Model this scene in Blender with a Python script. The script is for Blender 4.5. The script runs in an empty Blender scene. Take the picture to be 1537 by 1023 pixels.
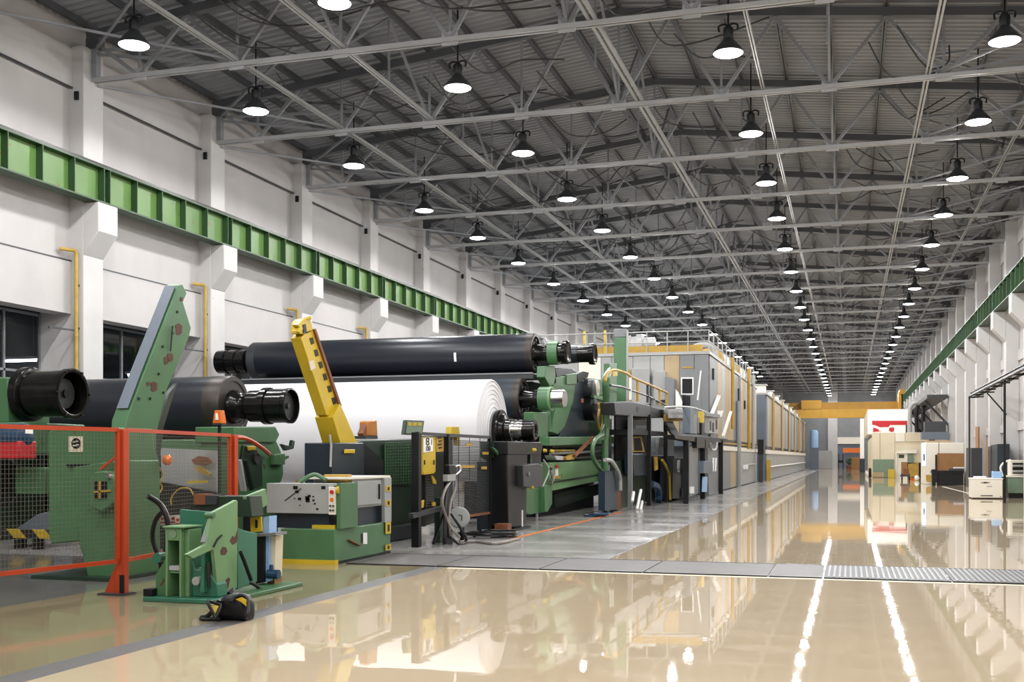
import bpy, bmesh, math, random
from mathutils import Vector, Matrix
random.seed(7)
PI = math.pi
SC = bpy.context.scene
COL = SC.collection
# ---------------------------------------------------------------- camera
F, VX, HY, CX, HC = 1675.0, 1274.0, 686.0, 768.5, 1.7
YAW = math.atan((VX - CX) / F)
CA, SA = math.cos(YAW), math.sin(YAW)
cd = bpy.data.cameras.new('camera'); cam = bpy.data.objects.new('camera', cd); COL.objects.link(cam)
cam.location = (0, 0, HC); cam.rotation_euler = (PI / 2, 0, YAW)
cd.sensor_width = 36.0; cd.lens = 36.0 * F / 1537.0
cd.shift_y = (HY - 511.5) / 1537.0
cd.clip_end = 500
SC.camera = cam

# survey helpers: a sight line through the photo meets a known plane of the hall
def WD(px, py, d):
    u = (px - CX) / F * d
    return Vector((u * CA - d * SA, u * SA + d * CA, HC - (py - HY) / F * d))
def WX(px, py, X): return WD(px, py, X * F / (CA * (px - VX)))
def WZ(px, py, Z=0.0): return WD(px, py, F * (HC - Z) / (py - HY))
def WY(px, py, Y): return WD(px, py, Y / ((px - CX) / F * SA + CA))

# ---------------------------------------------------------------- things
BASE = {}
def _props(o, label, cat, group, kind):
    if label: o['label'] = label
    if cat: o['category'] = cat
    if group: o['group'] = group
    if kind: o['kind'] = kind
def thing(name, label, cat, loc=(0, 0, 0), group=None, kind=None):
    o = bpy.data.objects.new(name, None); COL.objects.link(o)
    o.location = loc; o.empty_display_size = .2
    BASE[o.name] = Vector(loc)
    _props(o, label, cat, group, kind)
    return o
def dup(root, loc, label=None, group=None):
    r = root.copy(); COL.objects.link(r); r.location = loc
    if label: r['label'] = label
    if group: r['group'] = group
    for ch in list(root.children):
        c = ch.copy(); COL.objects.link(c); c.parent = r
        for g in list(ch.children):
            e = g.copy(); COL.objects.link(e); e.parent = c
    return r

class MB:
    def __init__(s): s.v = []; s.f = []
    def add(s, vs, fs):
        n = len(s.v); s.v += [Vector(v) for v in vs]; s.f += [tuple(i + n for i in f) for f in fs]; return s
    def box(s, x0, x1, y0, y1, z0, z1):
        return s.add([(x0,y0,z0),(x1,y0,z0),(x1,y1,z0),(x0,y1,z0),(x0,y0,z1),(x1,y0,z1),(x1,y1,z1),(x0,y1,z1)],
                     [(0,3,2,1),(4,5,6,7),(0,1,5,4),(1,2,6,5),(2,3,7,6),(3,0,4,7)])
    def cbox(s, c, sx, sy, sz): return s.box(c[0]-sx/2, c[0]+sx/2, c[1]-sy/2, c[1]+sy/2, c[2]-sz/2, c[2]+sz/2)
    def bar(s, p, q, w, h=None, up=(0, 0, 1)):
        p, q = Vector(p), Vector(q); h = h or w
        d = (q - p).normalized(); u = Vector(up)
        if abs(d.dot(u)) > .98: u = Vector((0, 1, 0))
        a = d.cross(u).normalized() * w / 2; b = a.cross(d).normalized() * h / 2
        vs = [p-a-b, p+a-b, p+a+b, p-a+b, q-a-b, q+a-b, q+a+b, q-a+b]
        return s.add(vs, [(0,1,2,3),(7,6,5,4),(0,4,5,1),(1,5,6,2),(2,6,7,3),(3,7,4,0)])
    def frame(s, d):
        d = Vector(d).normalized(); u = Vector((0, 0, 1)) if abs(d.z) < .9 else Vector((1, 0, 0))
        a = d.cross(u).normalized(); return d, a, a.cross(d).normalized()
    def lathe(s, p, d, prof, n=28, closed=False):
        """profile of (t along d, radius)"""
        p = Vector(p); d, a, b = s.frame(d); m = len(prof); vs = []
        for t, r in prof:
            for k in range(n):
                th = 2 * PI * k / n
                vs.append(p + d * t + (a * math.cos(th) + b * math.sin(th)) * max(r, .0005))
        fs = []
        for i in range(m - (0 if closed else 1)):
            j = (i + 1) % m
            for k in range(n):
                k2 = (k + 1) % n
                fs.append((i*n+k, i*n+k2, j*n+k2, j*n+k))
        if not closed:
            fs.append(tuple(range(n))); fs.append(tuple((m-1)*n + k for k in range(n)))
        return s.add(vs, fs)
    def cyl(s, p, q, r, r2=None, n=20):
        p, q = Vector(p), Vector(q); return s.lathe(p, q - p, [(0, r), ((q-p).length, r if r2 is None else r2)], n)
    def tube(s, pts, r, n=8):
        pts = [Vector(p) for p in pts]; vs = []; fs = []
        a = None
        for i, p in enumerate(pts):
            d = (pts[min(i+1, len(pts)-1)] - pts[max(i-1, 0)]).normalized()
            if a is None: _, a, b = s.frame(d)
            a = (a - d * a.dot(d)).normalized(); b = a.cross(d)
            for k in range(n):
                th = 2*PI*k/n; vs.append(p + (a*math.cos(th) + b*math.sin(th)) * r)
        for i in range(len(pts)-1):
            for k in range(n):
                k2 = (k+1) % n; fs.append((i*n+k, i*n+k2, (i+1)*n+k2, (i+1)*n+k))
        fs.append(tuple(range(n))); fs.append(tuple((len(pts)-1)*n+k for k in range(n)))
        return s.add(vs, fs)
    def prism(s, pts, off):
        pts = [Vector(p) for p in pts]; off = Vector(off); n = len(pts)
        fs = [tuple(range(n)), tuple(range(2*n-1, n-1, -1))] + [(i, (i+1) % n, n+(i+1) % n, n+i) for i in range(n)]
        return s.add(pts + [p + off for p in pts], fs)
    def build(s, name, m, parent=None, bevel=0, smooth=35, label=None, cat=None, group=None, kind=None, seg=2):
        base = Vector((0, 0, 0))
        o_p = parent
        while o_p is not None:
            base = base + Vector(o_p.location); o_p = o_p.parent
        top = parent is None
        if top and kind != 'structure' and s.v:       # a one-mesh thing keeps its origin at its base
            lo = [min(v[i] for v in s.v) for i in range(3)]; hi = [max(v[i] for v in s.v) for i in range(3)]
            base = Vector(((lo[0]+hi[0])/2, (lo[1]+hi[1])/2, lo[2]))
        me = bpy.data.meshes.new(name)
        me.from_pydata([tuple(v - base) for v in s.v], [], s.f)
        bm = bmesh.new(); bm.from_mesh(me)
        bmesh.ops.recalc_face_normals(bm, faces=bm.faces[:]); bm.to_mesh(me); bm.free()
        if smooth:
            me.shade_smooth(); me.set_sharp_from_angle(angle=math.radians(smooth))
        o = bpy.data.objects.new(name, me); COL.objects.link(o)
        me.materials.append(m)
        if parent: o.parent = parent
        if top: o.location = base if kind != 'structure' else (0, 0, 0)
        if bevel:
            b = o.modifiers.new('bevel', 'BEVEL'); b.width = bevel; b.segments = seg; b.limit_method = 'ANGLE'; b.angle_limit = math.radians(40)
            b.harden_normals = False
        _props(o, label, cat, group, kind)
        return o

def curve_pts(pts, n=8):
    """Catmull-Rom through pts"""
    pts = [Vector(p) for p in pts]; out = []
    for i in range(len(pts)-1):
        p0, p1, p2, p3 = pts[max(i-1,0)], pts[i], pts[i+1], pts[min(i+2,len(pts)-1)]
        for k in range(n):
            t = k/n
            out.append(.5*((2*p1)+(p2-p0)*t+(2*p0-5*p1+4*p2-p3)*t*t+(3*p1-p0-3*p2+p3)*t**3))
    out.append(pts[-1]); return out

def text(body, name, m, parent, centre, xdir, updir, h, wide=1.0):
    cu = bpy.data.curves.new(name, 'FONT'); cu.body = body; cu.size = h * 1.4; cu.align_x = 'CENTER'; cu.align_y = 'CENTER'; cu.extrude = .002
    tmp = bpy.data.objects.new(name, cu); COL.objects.link(tmp)
    bpy.context.view_layer.update()
    me = bpy.data.meshes.new_from_object(tmp.evaluated_get(bpy.context.evaluated_depsgraph_get()))
    bpy.data.objects.remove(tmp); me.materials.clear(); me.materials.append(m)
    x = Vector(xdir).normalized(); z = x.cross(Vector(updir)).normalized(); y = z.cross(x)
    o = bpy.data.objects.new(name, me); COL.objects.link(o); o.parent = parent
    base = Vector((0, 0, 0)); q = parent
    while q is not None: base = base + Vector(q.location); q = q.parent
    M = Matrix((x * wide, y, z)).transposed().to_4x4(); M.translation = Vector(centre) - base
    me.transform(M)
    return o

# ---------------------------------------------------------------- materials
def lin(c):
    c = c / 255.0
    return c / 12.92 if c <= .04045 else ((c + .055) / 1.055) ** 2.4
def rgb(r, g, b): return (lin(r), lin(g), lin(b), 1)
def mat(name, col, rough=.5, metal=0.0, var=.12, scale=3.0, bump=0.0, bscale=40, chips=None, chip_amt=.62, chip_scale=5, coat=0, dirt=0, spec=.5):
    m = bpy.data.materials.new(name); m.use_nodes = True
    nt = m.node_tree; N = nt.nodes; L = nt.links; b = N['Principled BSDF']
    tc = N.new('ShaderNodeTexCoord')
    c = rgb(*col)
    no = N.new('ShaderNodeTexNoise'); no.inputs['Scale'].default_value = scale; no.inputs['Detail'].default_value = 5
    L.new(tc.outputs['Object'], no.inputs['Vector'])
    rp = N.new('ShaderNodeValToRGB'); rp.color_ramp.elements[0].position = .3; rp.color_ramp.elements[1].position = .72
    rp.color_ramp.elements[0].color = tuple(x * (1 - var) for x in c[:3]) + (1,)
    rp.color_ramp.elements[1].color = tuple(min(1, x * (1 + var)) for x in c[:3]) + (1,)
    L.new(no.outputs['Fac'], rp.inputs['Fac']); out = rp.outputs['Color']
    def over(out, colr, sc, lo, hi, amount=1.0, stretch=None):
        n2 = N.new('ShaderNodeTexNoise'); n2.inputs['Scale'].default_value = sc; n2.inputs['Detail'].default_value = 4
        src = tc.outputs['Object']
        if stretch:
            mp = N.new('ShaderNodeMapping'); mp.inputs['Scale'].default_value = stretch; L.new(src, mp.inputs['Vector']); src = mp.outputs['Vector']
        L.new(src, n2.inputs['Vector'])
        r2 = N.new('ShaderNodeMapRange'); r2.inputs['From Min'].default_value = lo; r2.inputs['From Max'].default_value = hi; r2.inputs['To Max'].default_value = amount
        L.new(n2.outputs['Fac'], r2.inputs['Value'])
        mx = N.new('ShaderNodeMix'); mx.data_type = 'RGBA'; L.new(r2.outputs['Result'], mx.inputs['Factor'])
        L.new(out, mx.inputs[6]); mx.inputs[7].default_value = rgb(*colr)
        return mx.outputs[2]
    if dirt: out = over(out, (60, 52, 40), .9, .5, .85, dirt, (1, 1, .35))
    if chips: out = over(out, chips, chip_scale, chip_amt, chip_amt + .03)
    L.new(out, b.inputs['Base Color'])
    b.inputs['Roughness'].default_value = rough; b.inputs['Metallic'].default_value = metal
    b.inputs['Specular IOR Level'].default_value = spec
    if coat: b.inputs['Coat Weight'].default_value = coat; b.inputs['Coat Roughness'].default_value = .08
    if bump:
        n3 = N.new('ShaderNodeTexNoise'); n3.inputs['Scale'].default_value = bscale; L.new(tc.outputs['Object'], n3.inputs['Vector'])
        bp = N.new('ShaderNodeBump'); bp.inputs['Strength'].default_value = bump; bp.inputs['Distance'].default_value = .02
        L.new(n3.outputs['Fac'], bp.inputs['Height']); L.new(bp.outputs['Normal'], b.inputs['Normal'])
    return m
def emit(name, col, s):
    m = bpy.data.materials.new(name); m.use_nodes = True; b = m.node_tree.nodes['Principled BSDF']
    b.inputs['Base Color'].default_value = rgb(*col); b.inputs['Emission Color'].default_value = rgb(*col); b.inputs['Emission Strength'].default_value = s
    return m

M = {}
M['plaster'] = mat('plaster', (184, 180, 178), .8, var=.05, scale=.8, bump=.1, bscale=8, dirt=.10)
M['concrete_col'] = mat('column_paint', (190, 187, 185), .75, var=.05, scale=1.2, bump=.08, bscale=10, chips=(120, 110, 100), chip_amt=.735, chip_scale=6, dirt=.08)
M['deck'] = mat('roof_deck', (146, 148, 152), .6, var=.14, scale=.6)
M['steel'] = mat('truss_paint', (132, 134, 138), .5, var=.12, scale=1)
M['steel_dark'] = mat('purlin_paint', (82, 84, 88), .55, var=.12, scale=1)
M['steel_light'] = mat('chord_paint', (160, 160, 160), .45, var=.1, scale=1)
M['girder'] = mat('girder_green', (36, 68, 34), .5, var=.12, scale=1.2, dirt=.15)
M['girder_web'] = mat('girder_web_green', (82, 116, 54), .5, var=.10, scale=1.5, chips=(120, 70, 45), chip_amt=.66, chip_scale=3.2, dirt=.15)
M['rail'] = mat('rail_steel', (60, 58, 56), .4, .8)
M['green'] = mat('machine_green', (70, 110, 72), .38, var=.10, scale=2, bump=.04, bscale=25, chips=(88, 52, 36), chip_amt=.715, chip_scale=4.2, dirt=.22)
M['green_lt'] = mat('machine_green_pale', (106, 144, 98), .38, var=.08, scale=2, chips=(80, 48, 32), chip_amt=.72, chip_scale=4, dirt=.15)
M['green_dk'] = mat('machine_green_deep', (30, 50, 36), .38, var=.12, scale=2, dirt=.25)
M['teal'] = mat('machine_teal', (48, 108, 84), .35, var=.10, scale=2, dirt=.2)
M['navy'] = mat('navy_paint', (28, 40, 50), .4, var=.15, scale=2)
M['black'] = mat('black_paint', (18, 19, 21), .4, var=.2, scale=3, spec=.3)
M['char'] = mat('charcoal_paint', (48, 50, 53), .42, var=.14, scale=2)
M['rubber'] = mat('roll_rubber', (27, 31, 40), .33, var=.12, scale=1.2, bump=.02, bscale=60)
M['rim'] = mat('roll_rim_steel', (66, 60, 56), .4, .6, var=.2, scale=6)
M['shaft'] = mat('black_oiled_steel', (38, 37, 36), .2, .75, var=.3, scale=5)
M['chrome'] = mat('bright_steel', (190, 188, 184), .18, 1.0, var=.1, scale=6)
M['paper'] = mat('paper_white', (224, 223, 225), .85, var=.01, scale=1)
M['yellow'] = mat('safety_yellow', (196, 166, 34), .4, var=.1, scale=2, chips=(70, 60, 30), chip_amt=.74, chip_scale=6, dirt=.12)
M['crane'] = mat('crane_yellow', (172, 128, 26), .5, var=.1, scale=1, dirt=.1)
M['petrol'] = mat('petrol_blue', (18, 44, 60), .4, var=.15)
M['yellow_dull'] = mat('yellow_dull', (176, 140, 50), .5, var=.14, scale=2, dirt=.2)
M['gas'] = mat('gas_pipe_yellow', (176, 146, 66), .45, var=.15, scale=3)
M['orange'] = mat('fence_orange', (180, 62, 22), .38, var=.08, scale=2, chips=(70, 40, 25), chip_amt=.76, chip_scale=7)
M['wire'] = mat('fence_wire', (112, 108, 98), .5, .4)
M['wire_dk'] = mat('guard_wire', (46, 48, 50), .5, .3)
M['gray'] = mat('cabinet_grey', (150, 152, 150), .45, var=.08, scale=1.5, chips=(40, 40, 40), chip_amt=.74, chip_scale=7)
M['gray_lt'] = mat('pale_grey', (160, 160, 158), .45, var=.06, scale=1.2, dirt=.08)
M['gray_md'] = mat('mid_grey', (122, 124, 126), .5, var=.08, scale=1.2)
M['gray_bl'] = mat('slate_grey', (96, 106, 118), .45, var=.08, scale=1.2)
M['beige'] = mat('hood_beige', (172, 150, 114), .5, var=.08, scale=1.0, dirt=.1)
M['cream'] = mat('cabin_cream', (214, 202, 176), .55, var=.05, scale=1, dirt=.06)
M['offwhite'] = mat('offwhite_paint', (228, 222, 208), .5, var=.04, scale=1.5, dirt=.05)
M['white'] = mat('white_paint', (238, 236, 232), .5, var=.03, scale=2)
M['sage'] = mat('sage_panel', (112, 134, 112), .5, var=.06)
M['brown'] = mat('brown_board', (146, 104, 60), .6, var=.1, scale=2)
M['wood'] = mat('rust_brown', (120, 70, 40), .6, var=.2, scale=3)
M['red'] = mat('sign_red', (186, 22, 30), .5, var=.04)
M['blue'] = mat('blue_paint', (22, 58, 88), .4, var=.1)
M['blue_lt'] = mat('pale_blue_paint', (150, 184, 222), .4, var=.06)
M['amber'] = mat('amber_lens', (224, 110, 30), .25, var=.1)
M['amberdk'] = mat('amber_housing', (176, 112, 34), .3, var=.2)
M['rustpatch'] = mat('rust_patch', (84, 48, 34), .7, var=.3, scale=8)
M['hose'] = mat('black_hose', (20, 20, 22), .35, var=.1)
M['cable'] = mat('grey_cable', (140, 132, 124), .45, var=.1)
M['roof_cable'] = mat('roof_cable', (48, 48, 50), .5)
M['glassdk'] = mat('dark_pane', (26, 32, 34), .08, var=.2, scale=.6)
M['yline'] = mat('orange_line_paint', (208, 112, 40), .4, var=.12, scale=3)
M['grate'] = mat('grating_steel', (82, 78, 75), .55, .1, var=.12, scale=3)
M['strip'] = mat('strip_plate', (92, 90, 89), .4, .2, var=.12, scale=3)
M['darkroom'] = mat('annexe_wall', (70, 78, 80), .8)
M['lens'] = emit('lamp_lens', (245, 247, 255), 18)
M['tube'] = emit('tube_light', (225, 235, 255), 30)
M['screen'] = emit('screen_blue', (200, 222, 250), 1.2)
# ================================================================ FLOOR
XL, XR, YB, YE = -19.3, 7.3, -9.0, 176.0
def floor_mat(name, col, rough, wav, var=.06, col2=None):
    m = mat(name, col, rough, var=var, scale=.45)
    nt = m.node_tree; N = nt.nodes; L = nt.links; b = N['Principled BSDF']
    tc = N.new('ShaderNodeTexCoord')
    # worn patches
    n1 = N.new('ShaderNodeTexNoise'); n1.inputs['Scale'].default_value = .5; n1.inputs['Detail'].default_value = 6
    mp = N.new('ShaderNodeMapping'); mp.inputs['Scale'].default_value = (.6, 1.6, 1); L.new(tc.outputs['Object'], mp.inputs['Vector']); L.new(mp.outputs['Vector'], n1.inputs['Vector'])
    rr = N.new('ShaderNodeMapRange'); rr.inputs['From Min'].default_value = .35; rr.inputs['From Max'].default_value = .7
    rr.inputs['To Min'].default_value = rough * .7; rr.inputs['To Max'].default_value = rough * 1.5
    L.new(n1.outputs['Fac'], rr.inputs['Value']); L.new(rr.outputs['Result'], b.inputs['Roughness'])
    n2 = N.new('ShaderNodeTexNoise'); n2.inputs['Scale'].default_value = 2.2; n2.inputs['Detail'].default_value = 2
    mp2 = N.new('ShaderNodeMapping'); mp2.inputs['Scale'].default_value = (.55, 1.2, 1); L.new(tc.outputs['Object'], mp2.inputs['Vector']); L.new(mp2.outputs['Vector'], n2.inputs['Vector'])
    bp = N.new('ShaderNodeBump'); bp.inputs['Strength'].default_value = wav; bp.inputs['Distance'].default_value = .01
    L.new(n2.outputs['Fac'], bp.inputs['Height']); L.new(bp.outputs['Normal'], b.inputs['Normal'])
    b.inputs['Specular IOR Level'].default_value = .6
    return m
M['floor_beige'] = floor_mat('floor_epoxy_beige', (200, 181, 152), .02, .075)
M['floor_grey'] = floor_mat('floor_grey', (150, 147, 143), .2, .10)
M['floor_worn'] = floor_mat('floor_worn_green_beige', (146, 134, 106), .07, .10, .12)
M['floor_dim'] = floor_mat('floor_dim_grey', (108, 106, 102), .12, .10, .12)  # darker copy of the grey floor; dim light behind the fence is in its colour
def floor_piece(x0, x1, y0, y1, m): MB().add([(x0,y0,0),(x1,y0,0),(x1,y1,0),(x0,y1,0)], [(0,1,2,3)]).build('floor', M[m], kind='structure', smooth=0)
floor_piece(-5.98, XR, YB, 16.25, 'floor_beige')
floor_piece(-6.3, -5.98, YB, 16.25, 'strip')
floor_piece(-9.2, -6.3, YB, 16.25, 'floor_worn')
floor_piece(-20.5, -9.2, YB, 16.25, 'floor_dim')
floor_piece(-20.5, -7.68, 16.25, 18.2, 'floor_grey')
floor_piece(-7.68, XR, 16.25, 18.2, 'floor_grey')
floor_piece(-20.5, -3.85, 18.2, YE, 'floor_grey')
floor_piece(-3.85, XR, 18.2, YE, 'floor_beige')
# trench cover plates across the aisle (ribbed steel gratings)
xs = [-7.68, -6.15, -4.5, -2.9, -1.1, -.35, 1.35, 3.1, 4.6, 6.1, 7.25]
ordn = ['first', 'second', 'third', 'fourth', 'fifth', 'sixth', 'seventh', 'eighth', 'ninth', 'tenth', 'eleventh', 'twelfth', 'thirteenth', 'fourteenth',
        'fifteenth', 'sixteenth', 'seventeenth', 'eighteenth', 'nineteenth', 'twentieth', 'twenty-first', 'twenty-second', 'twenty-third', 'twenty-fourth', 'twenty-fifth', 'twenty-sixth', 'twenty-seventh', 'twenty-eighth', 'twenty-ninth', 'thirtieth', 'thirty-first', 'thirty-second', 'thirty-third', 'thirty-fourth']
for i in range(10):
    x0, x1 = xs[i] + .012, xs[i+1] - .012
    t = thing('trench_cover', f'{"ribbed" if i >= 5 else "smooth worn"} grey steel trench cover set in the floor, {ordn[i]} from the green machines', 'trench cover', ((x0+x1)/2, 17.2, 0), 'trench covers across the aisle')
    MB().box(x0, x1, 16.3, 18.15, .001, .012).build('plate', M['grate'], t, smooth=0)
    if i >= 5:
        r = MB(); x = x0 + .05
        while x < x1 - .05: r.box(x, x+.03, 16.36, 18.09, .012, .02); x += .075
        r.build('rib', M['steel'], t, smooth=0)
    MB().box(x0, x1, 16.26, 16.3, .001, .016).build('edge_angle', M['black'], t, smooth=0)
    MB().box(x0, x1, 18.15, 18.19, .001, .016).build('edge_angle', M['black'], t, smooth=0)
MB().box(-3.87, -3.84, 18.2, YE, .0005, .003).build('trim_1', M['strip'], kind='structure', smooth=0)
MB().box(-5.9, 7.2, 16.08, 16.2, .0005, .003).build('trim_2', M['cream'], kind='structure', smooth=0)
a_, b_ = WZ(770, 808), WZ(934, 768)
mb = MB(); dx = Vector((.075, 0, 0)); mb.add([a_-dx+Vector((0,0,.003)), a_+dx+Vector((0,0,.003)), b_+dx+Vector((0,0,.003)), b_-dx+Vector((0,0,.003))], [(0,1,2,3)])
mb.build('floor_line', M['yline'], smooth=0, label='orange painted line on the grey floor beside the machine', cat='floor marking')
a_, b_ = WZ(1415, 730), WZ(1458, 741)
mb = MB(); dx = Vector((.07, 0, 0)); mb.add([a_-dx+Vector((0,0,.003)), a_+dx+Vector((0,0,.003)), b_+dx+Vector((0,0,.003)), b_-dx+Vector((0,0,.003))], [(0,1,2,3)])
mb.build('floor_line', M['offwhite'], smooth=0, label='white painted line on beige floor beside the cream box machine', cat='floor marking')

# ================================================================ WALLS
COLY = [24.7 + 6 * k for k in range(-4, 26)]           # column centres along the hall
ZW, ZT = 5.4, 12.3                                       # window head, column head
def bays():
    ys = [YB] + [y for y in COLY if y > YB] + [YE]
    return list(zip(ys[:-1], ys[1:]))
# left wall: spandrel above the window band, ledges, top beam
w = MB()
w.box(-19.75, -19.3, YB, YE, ZW, 14.0)
w.box(-19.3, -19.22, YB, YE, ZW, 6.75)                   # lower beam
w.box(-19.3, -19.24, YB, YE, 8.75, 9.15)                 # beam behind the girder
w.box(-19.3, -19.2, YB, YE, 11.25, 12.25)                # top beam
w.box(-20.4, -20.1, YB, YE, 0, 1.1)
w.build('wall_left', M['plaster'], kind='structure', smooth=0)
lg = MB(); lg.box(-19.205, -19.17, YB, YE, 11.2, 11.25); lg.box(-19.22, -19.205, YB, YE, 6.75, 6.78)
lg.build('trim_3', M['char'], kind='structure', smooth=0)
ann = MB(); ann.box(-27, -26.8, YB, YE, 0, 7); ann.box(-27, -19.75, YB, YE, 6.2, 6.4)
ann.build('wall_annexe', M['darkroom'], kind='structure', smooth=0)
glassm = bpy.data.materials.new('window_glass'); glassm.use_nodes = True
nt = glassm.node_tree; nt.nodes.clear()
o_ = nt.nodes.new('ShaderNodeOutputMaterial'); mx = nt.nodes.new('ShaderNodeMixShader'); tr = nt.nodes.new('ShaderNodeBsdfTransparent'); gl = nt.nodes.new('ShaderNodeBsdfGlossy'); fr = nt.nodes.new('ShaderNodeFresnel')
tr.inputs['Color'].default_value = (.75, .82, .82, 1); gl.inputs['Roughness'].default_value = .03; fr.inputs['IOR'].default_value = 1.6
nt.links.new(fr.outputs[0], mx.inputs[0]); nt.links.new(tr.outputs[0], mx.inputs[1]); nt.links.new(gl.outputs[0], mx.inputs[2]); nt.links.new(mx.outputs[0], o_.inputs[0])
M['glass'] = glassm
n = 0
for y0, y1 in bays():
    if y1 < 12 or y0 > 62: 
        if y0 > 62: MB().box(-20.2, -20.1, y0, y1, 0, ZW).build('wall_left_panel', M['plaster'], kind='structure', smooth=0)
        continue
    n += 1
    wn = thing(f'window_{n}', f'dark steel window between white wall columns, {ordn[n-1]} along the wall', None, (-20.2, (y0+y1)/2, 1.1), kind='structure')
    f = MB(); a0, a1 = y0 + .42, y1 - .42
    for k in range(5): yy = a0 + (a1-a0)*k/4; f.box(-20.24, -20.16, yy-.03, yy+.03, 1.1, ZW)
    for z in (1.1, 2.5, 3.9, ZW): f.box(-20.24, -20.16, a0, a1, z-.03, z+.03)
    f.build('window_frame', M['gray_md'], wn, smooth=0)
    MB().add([(-20.2,a0,1.1),(-20.2,a1,1.1),(-20.2,a1,ZW),(-20.2,a0,ZW)], [(0,1,2,3)]).build('pane', M['glass'], wn, smooth=0)
for k in range(4):
    t = thing('tube_lamp', f'white tube lamp glowing behind the dark window, {ordn[k]} along the annexe', 'tube lamp', (-23.5, 22 + 6*k, 4.6), 'tube lamps in the annexe')
    MB().box(-24.6, -22.4, 22+6*k-.06, 22+6*k+.06, 4.66, 4.74).build('tray', M['white'], t)
    MB().cyl((-24.5, 22+6*k, 4.62), (-22.5, 22+6*k, 4.62), .035, n=8).build('tube', M['tube'], t)
    MB().cyl((-23.5, 22+6*k, 4.74), (-23.5, 22+6*k, 6.19), .01, n=6).build('rod', M['steel'], t)
def column(side, y, i):
    s = 1 if side == 'left' else -1
    xw, xf, xc = (-20.2, -18.85, -18.4) if s > 0 else (7.3, 6.75, 6.2)
    zt = 8.25
    lab = f'white concrete column with bracket under the green girder, {ordn[i]} along the {"window" if s > 0 else "doorway"} wall'
    b = MB()
    lo, hi = min(xw, xf), max(xw, xf)
    b.box(lo, hi, y-.4, y+.4, 0, ZT)
    pts = [(xf, zt), (xc, zt), (xc, zt-.75), (xf, zt-1.35)]
    b.prism([(x, y-.4, z) for x, z in pts], (0, .8, 0))
    o = b.build('wall_column', M['concrete_col'], kind='structure', bevel=.02, label=lab)
    return o
li = ri = 0
for y in COLY:
    if 6 < y: column('left', y, li); li += 1
for y in COLY:
    if 30 < y: column('right', y, ri); ri += 1
# right wall with doorway openings dark
w = MB()
w.box(7.3, 7.6, YB, YE, 0, 14)
w.box(7.2, 7.3, YB, YE, 11.2, 12.25); w.box(7.22, 7.3, YB, YE, 6.0, 6.5); w.box(7.2, 7.3, YB, YE, 2.9, 3.3)
w.build('wall_right', M['plaster'], kind='structure', smooth=0)
MB().box(-20.5, 7.6, YB-.3, YB, 0, 14.5).build('wall_back', M['plaster'], kind='structure', smooth=0)
w = MB(); w.box(-20.5, 7.6, YE, YE+.3, 0, 14.5)
w.build('wall_end', M['gray_md'], kind='structure', smooth=0)
for i, px in enumerate((1168, 1250)):
    p = WY(px, 690, YE)
    MB().box(p.x-.7, p.x+.7, YE-.5, YE, 0, 13).build('wall_column', M['concrete_col'], kind='structure', label=f'pale column on the far end wall, {ordn[i]} from the machine hood')
# big door in the end wall
p0, p1 = WY(1254, 666, YE), WY(1290, 700, YE)
d = thing('door_1', 'wide slate grey roller door in the far end wall', None, (0, YE, 0), kind='structure')
MB().box(p0.x, p1.x, YE-.12, YE, 0, p0.z).build('door_leaf', M['gray_bl'], d)
q0, q1 = WY(1254, 656, YE), WY(1291, 665, YE)
MB().box(q0.x, q1.x, YE-.4, YE, p0.z, q0.z).build('lintel', M['offwhite'], d)

# ================================================================ GREEN CRANE GIRDERS
def girder(side):
    s = 1 if side == 'left' else -1
    xo, xi = (-18.42, -18.83) if s > 0 else (6.22, 6.73)     # inner-hall edge, wall edge
    xm = (xo + xi) / 2
    z0, z1 = 8.26, 9.2
    lab = 'long green riveted crane girder along the wall with windows' if s > 0 else 'long green crane girder along the doorway wall above the pale boxes'
    t = thing('crane_girder', lab, 'crane girder', (xm, 20, z0))
    y0, y1 = (3, 170) if s > 0 else (30, 170)
    lo, hi = min(xo, xi), max(xo, xi)
    MB().box(lo, hi, y0, y1, z0, z0+.04).build('bottom_flange', M['girder'], t, smooth=0)
    MB().box(lo, hi, y0, y1, z1-.04, z1).build('top_flange', M['girder'], t, smooth=0)
    MB().box(xm-.012, xm+.012, y0, y1, z0+.04, z1-.04).build('web', M['girder_web'], t, smooth=0)
    MB().box(xm-.05, xm+.05, y0, y1, z1, z1+.12).build('crane_rail', M['rail'], t, smooth=0)
    proto = None; k = 0; rest = MB(); end = 75 if s > 0 else 165
    y = y0 + .1
    base = 24.7 - 6*4
    y = base + .12
    cnt = 0
    while y < end:
        ph = round(((y - base) % 6), 2)
        if y > (12 if s > 0 else 44):
            cnt += 1
            if cnt <= 95:
                if proto is None:
                    mb = MB(); mb.box(xm, xo, y-.012, y+.012, z0+.04, z1-.04); proto = mb.build('stiffener', M['girder'], t, smooth=0); py_ = y
                else:
                    c = proto.copy(); COL.objects.link(c); c.parent = t; c.location = (0, y-py_, 0)
            else: rest.box(xm, xo, y-.012, y+.012, z0+.04, z1-.04)
        y += .24 if abs(ph - 5.88) < .1 or False else (1.152 if True else 0)
    if rest.v:
        rest.build('stiffener', M['girder'], t, smooth=0, kind='stuff')
girder('left'); girder('right')

# ================================================================ ROOF
XC = -6.15
def roof_z(x): return 14.0 - abs(x - XC) * .112
ZCH = 11.5
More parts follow.
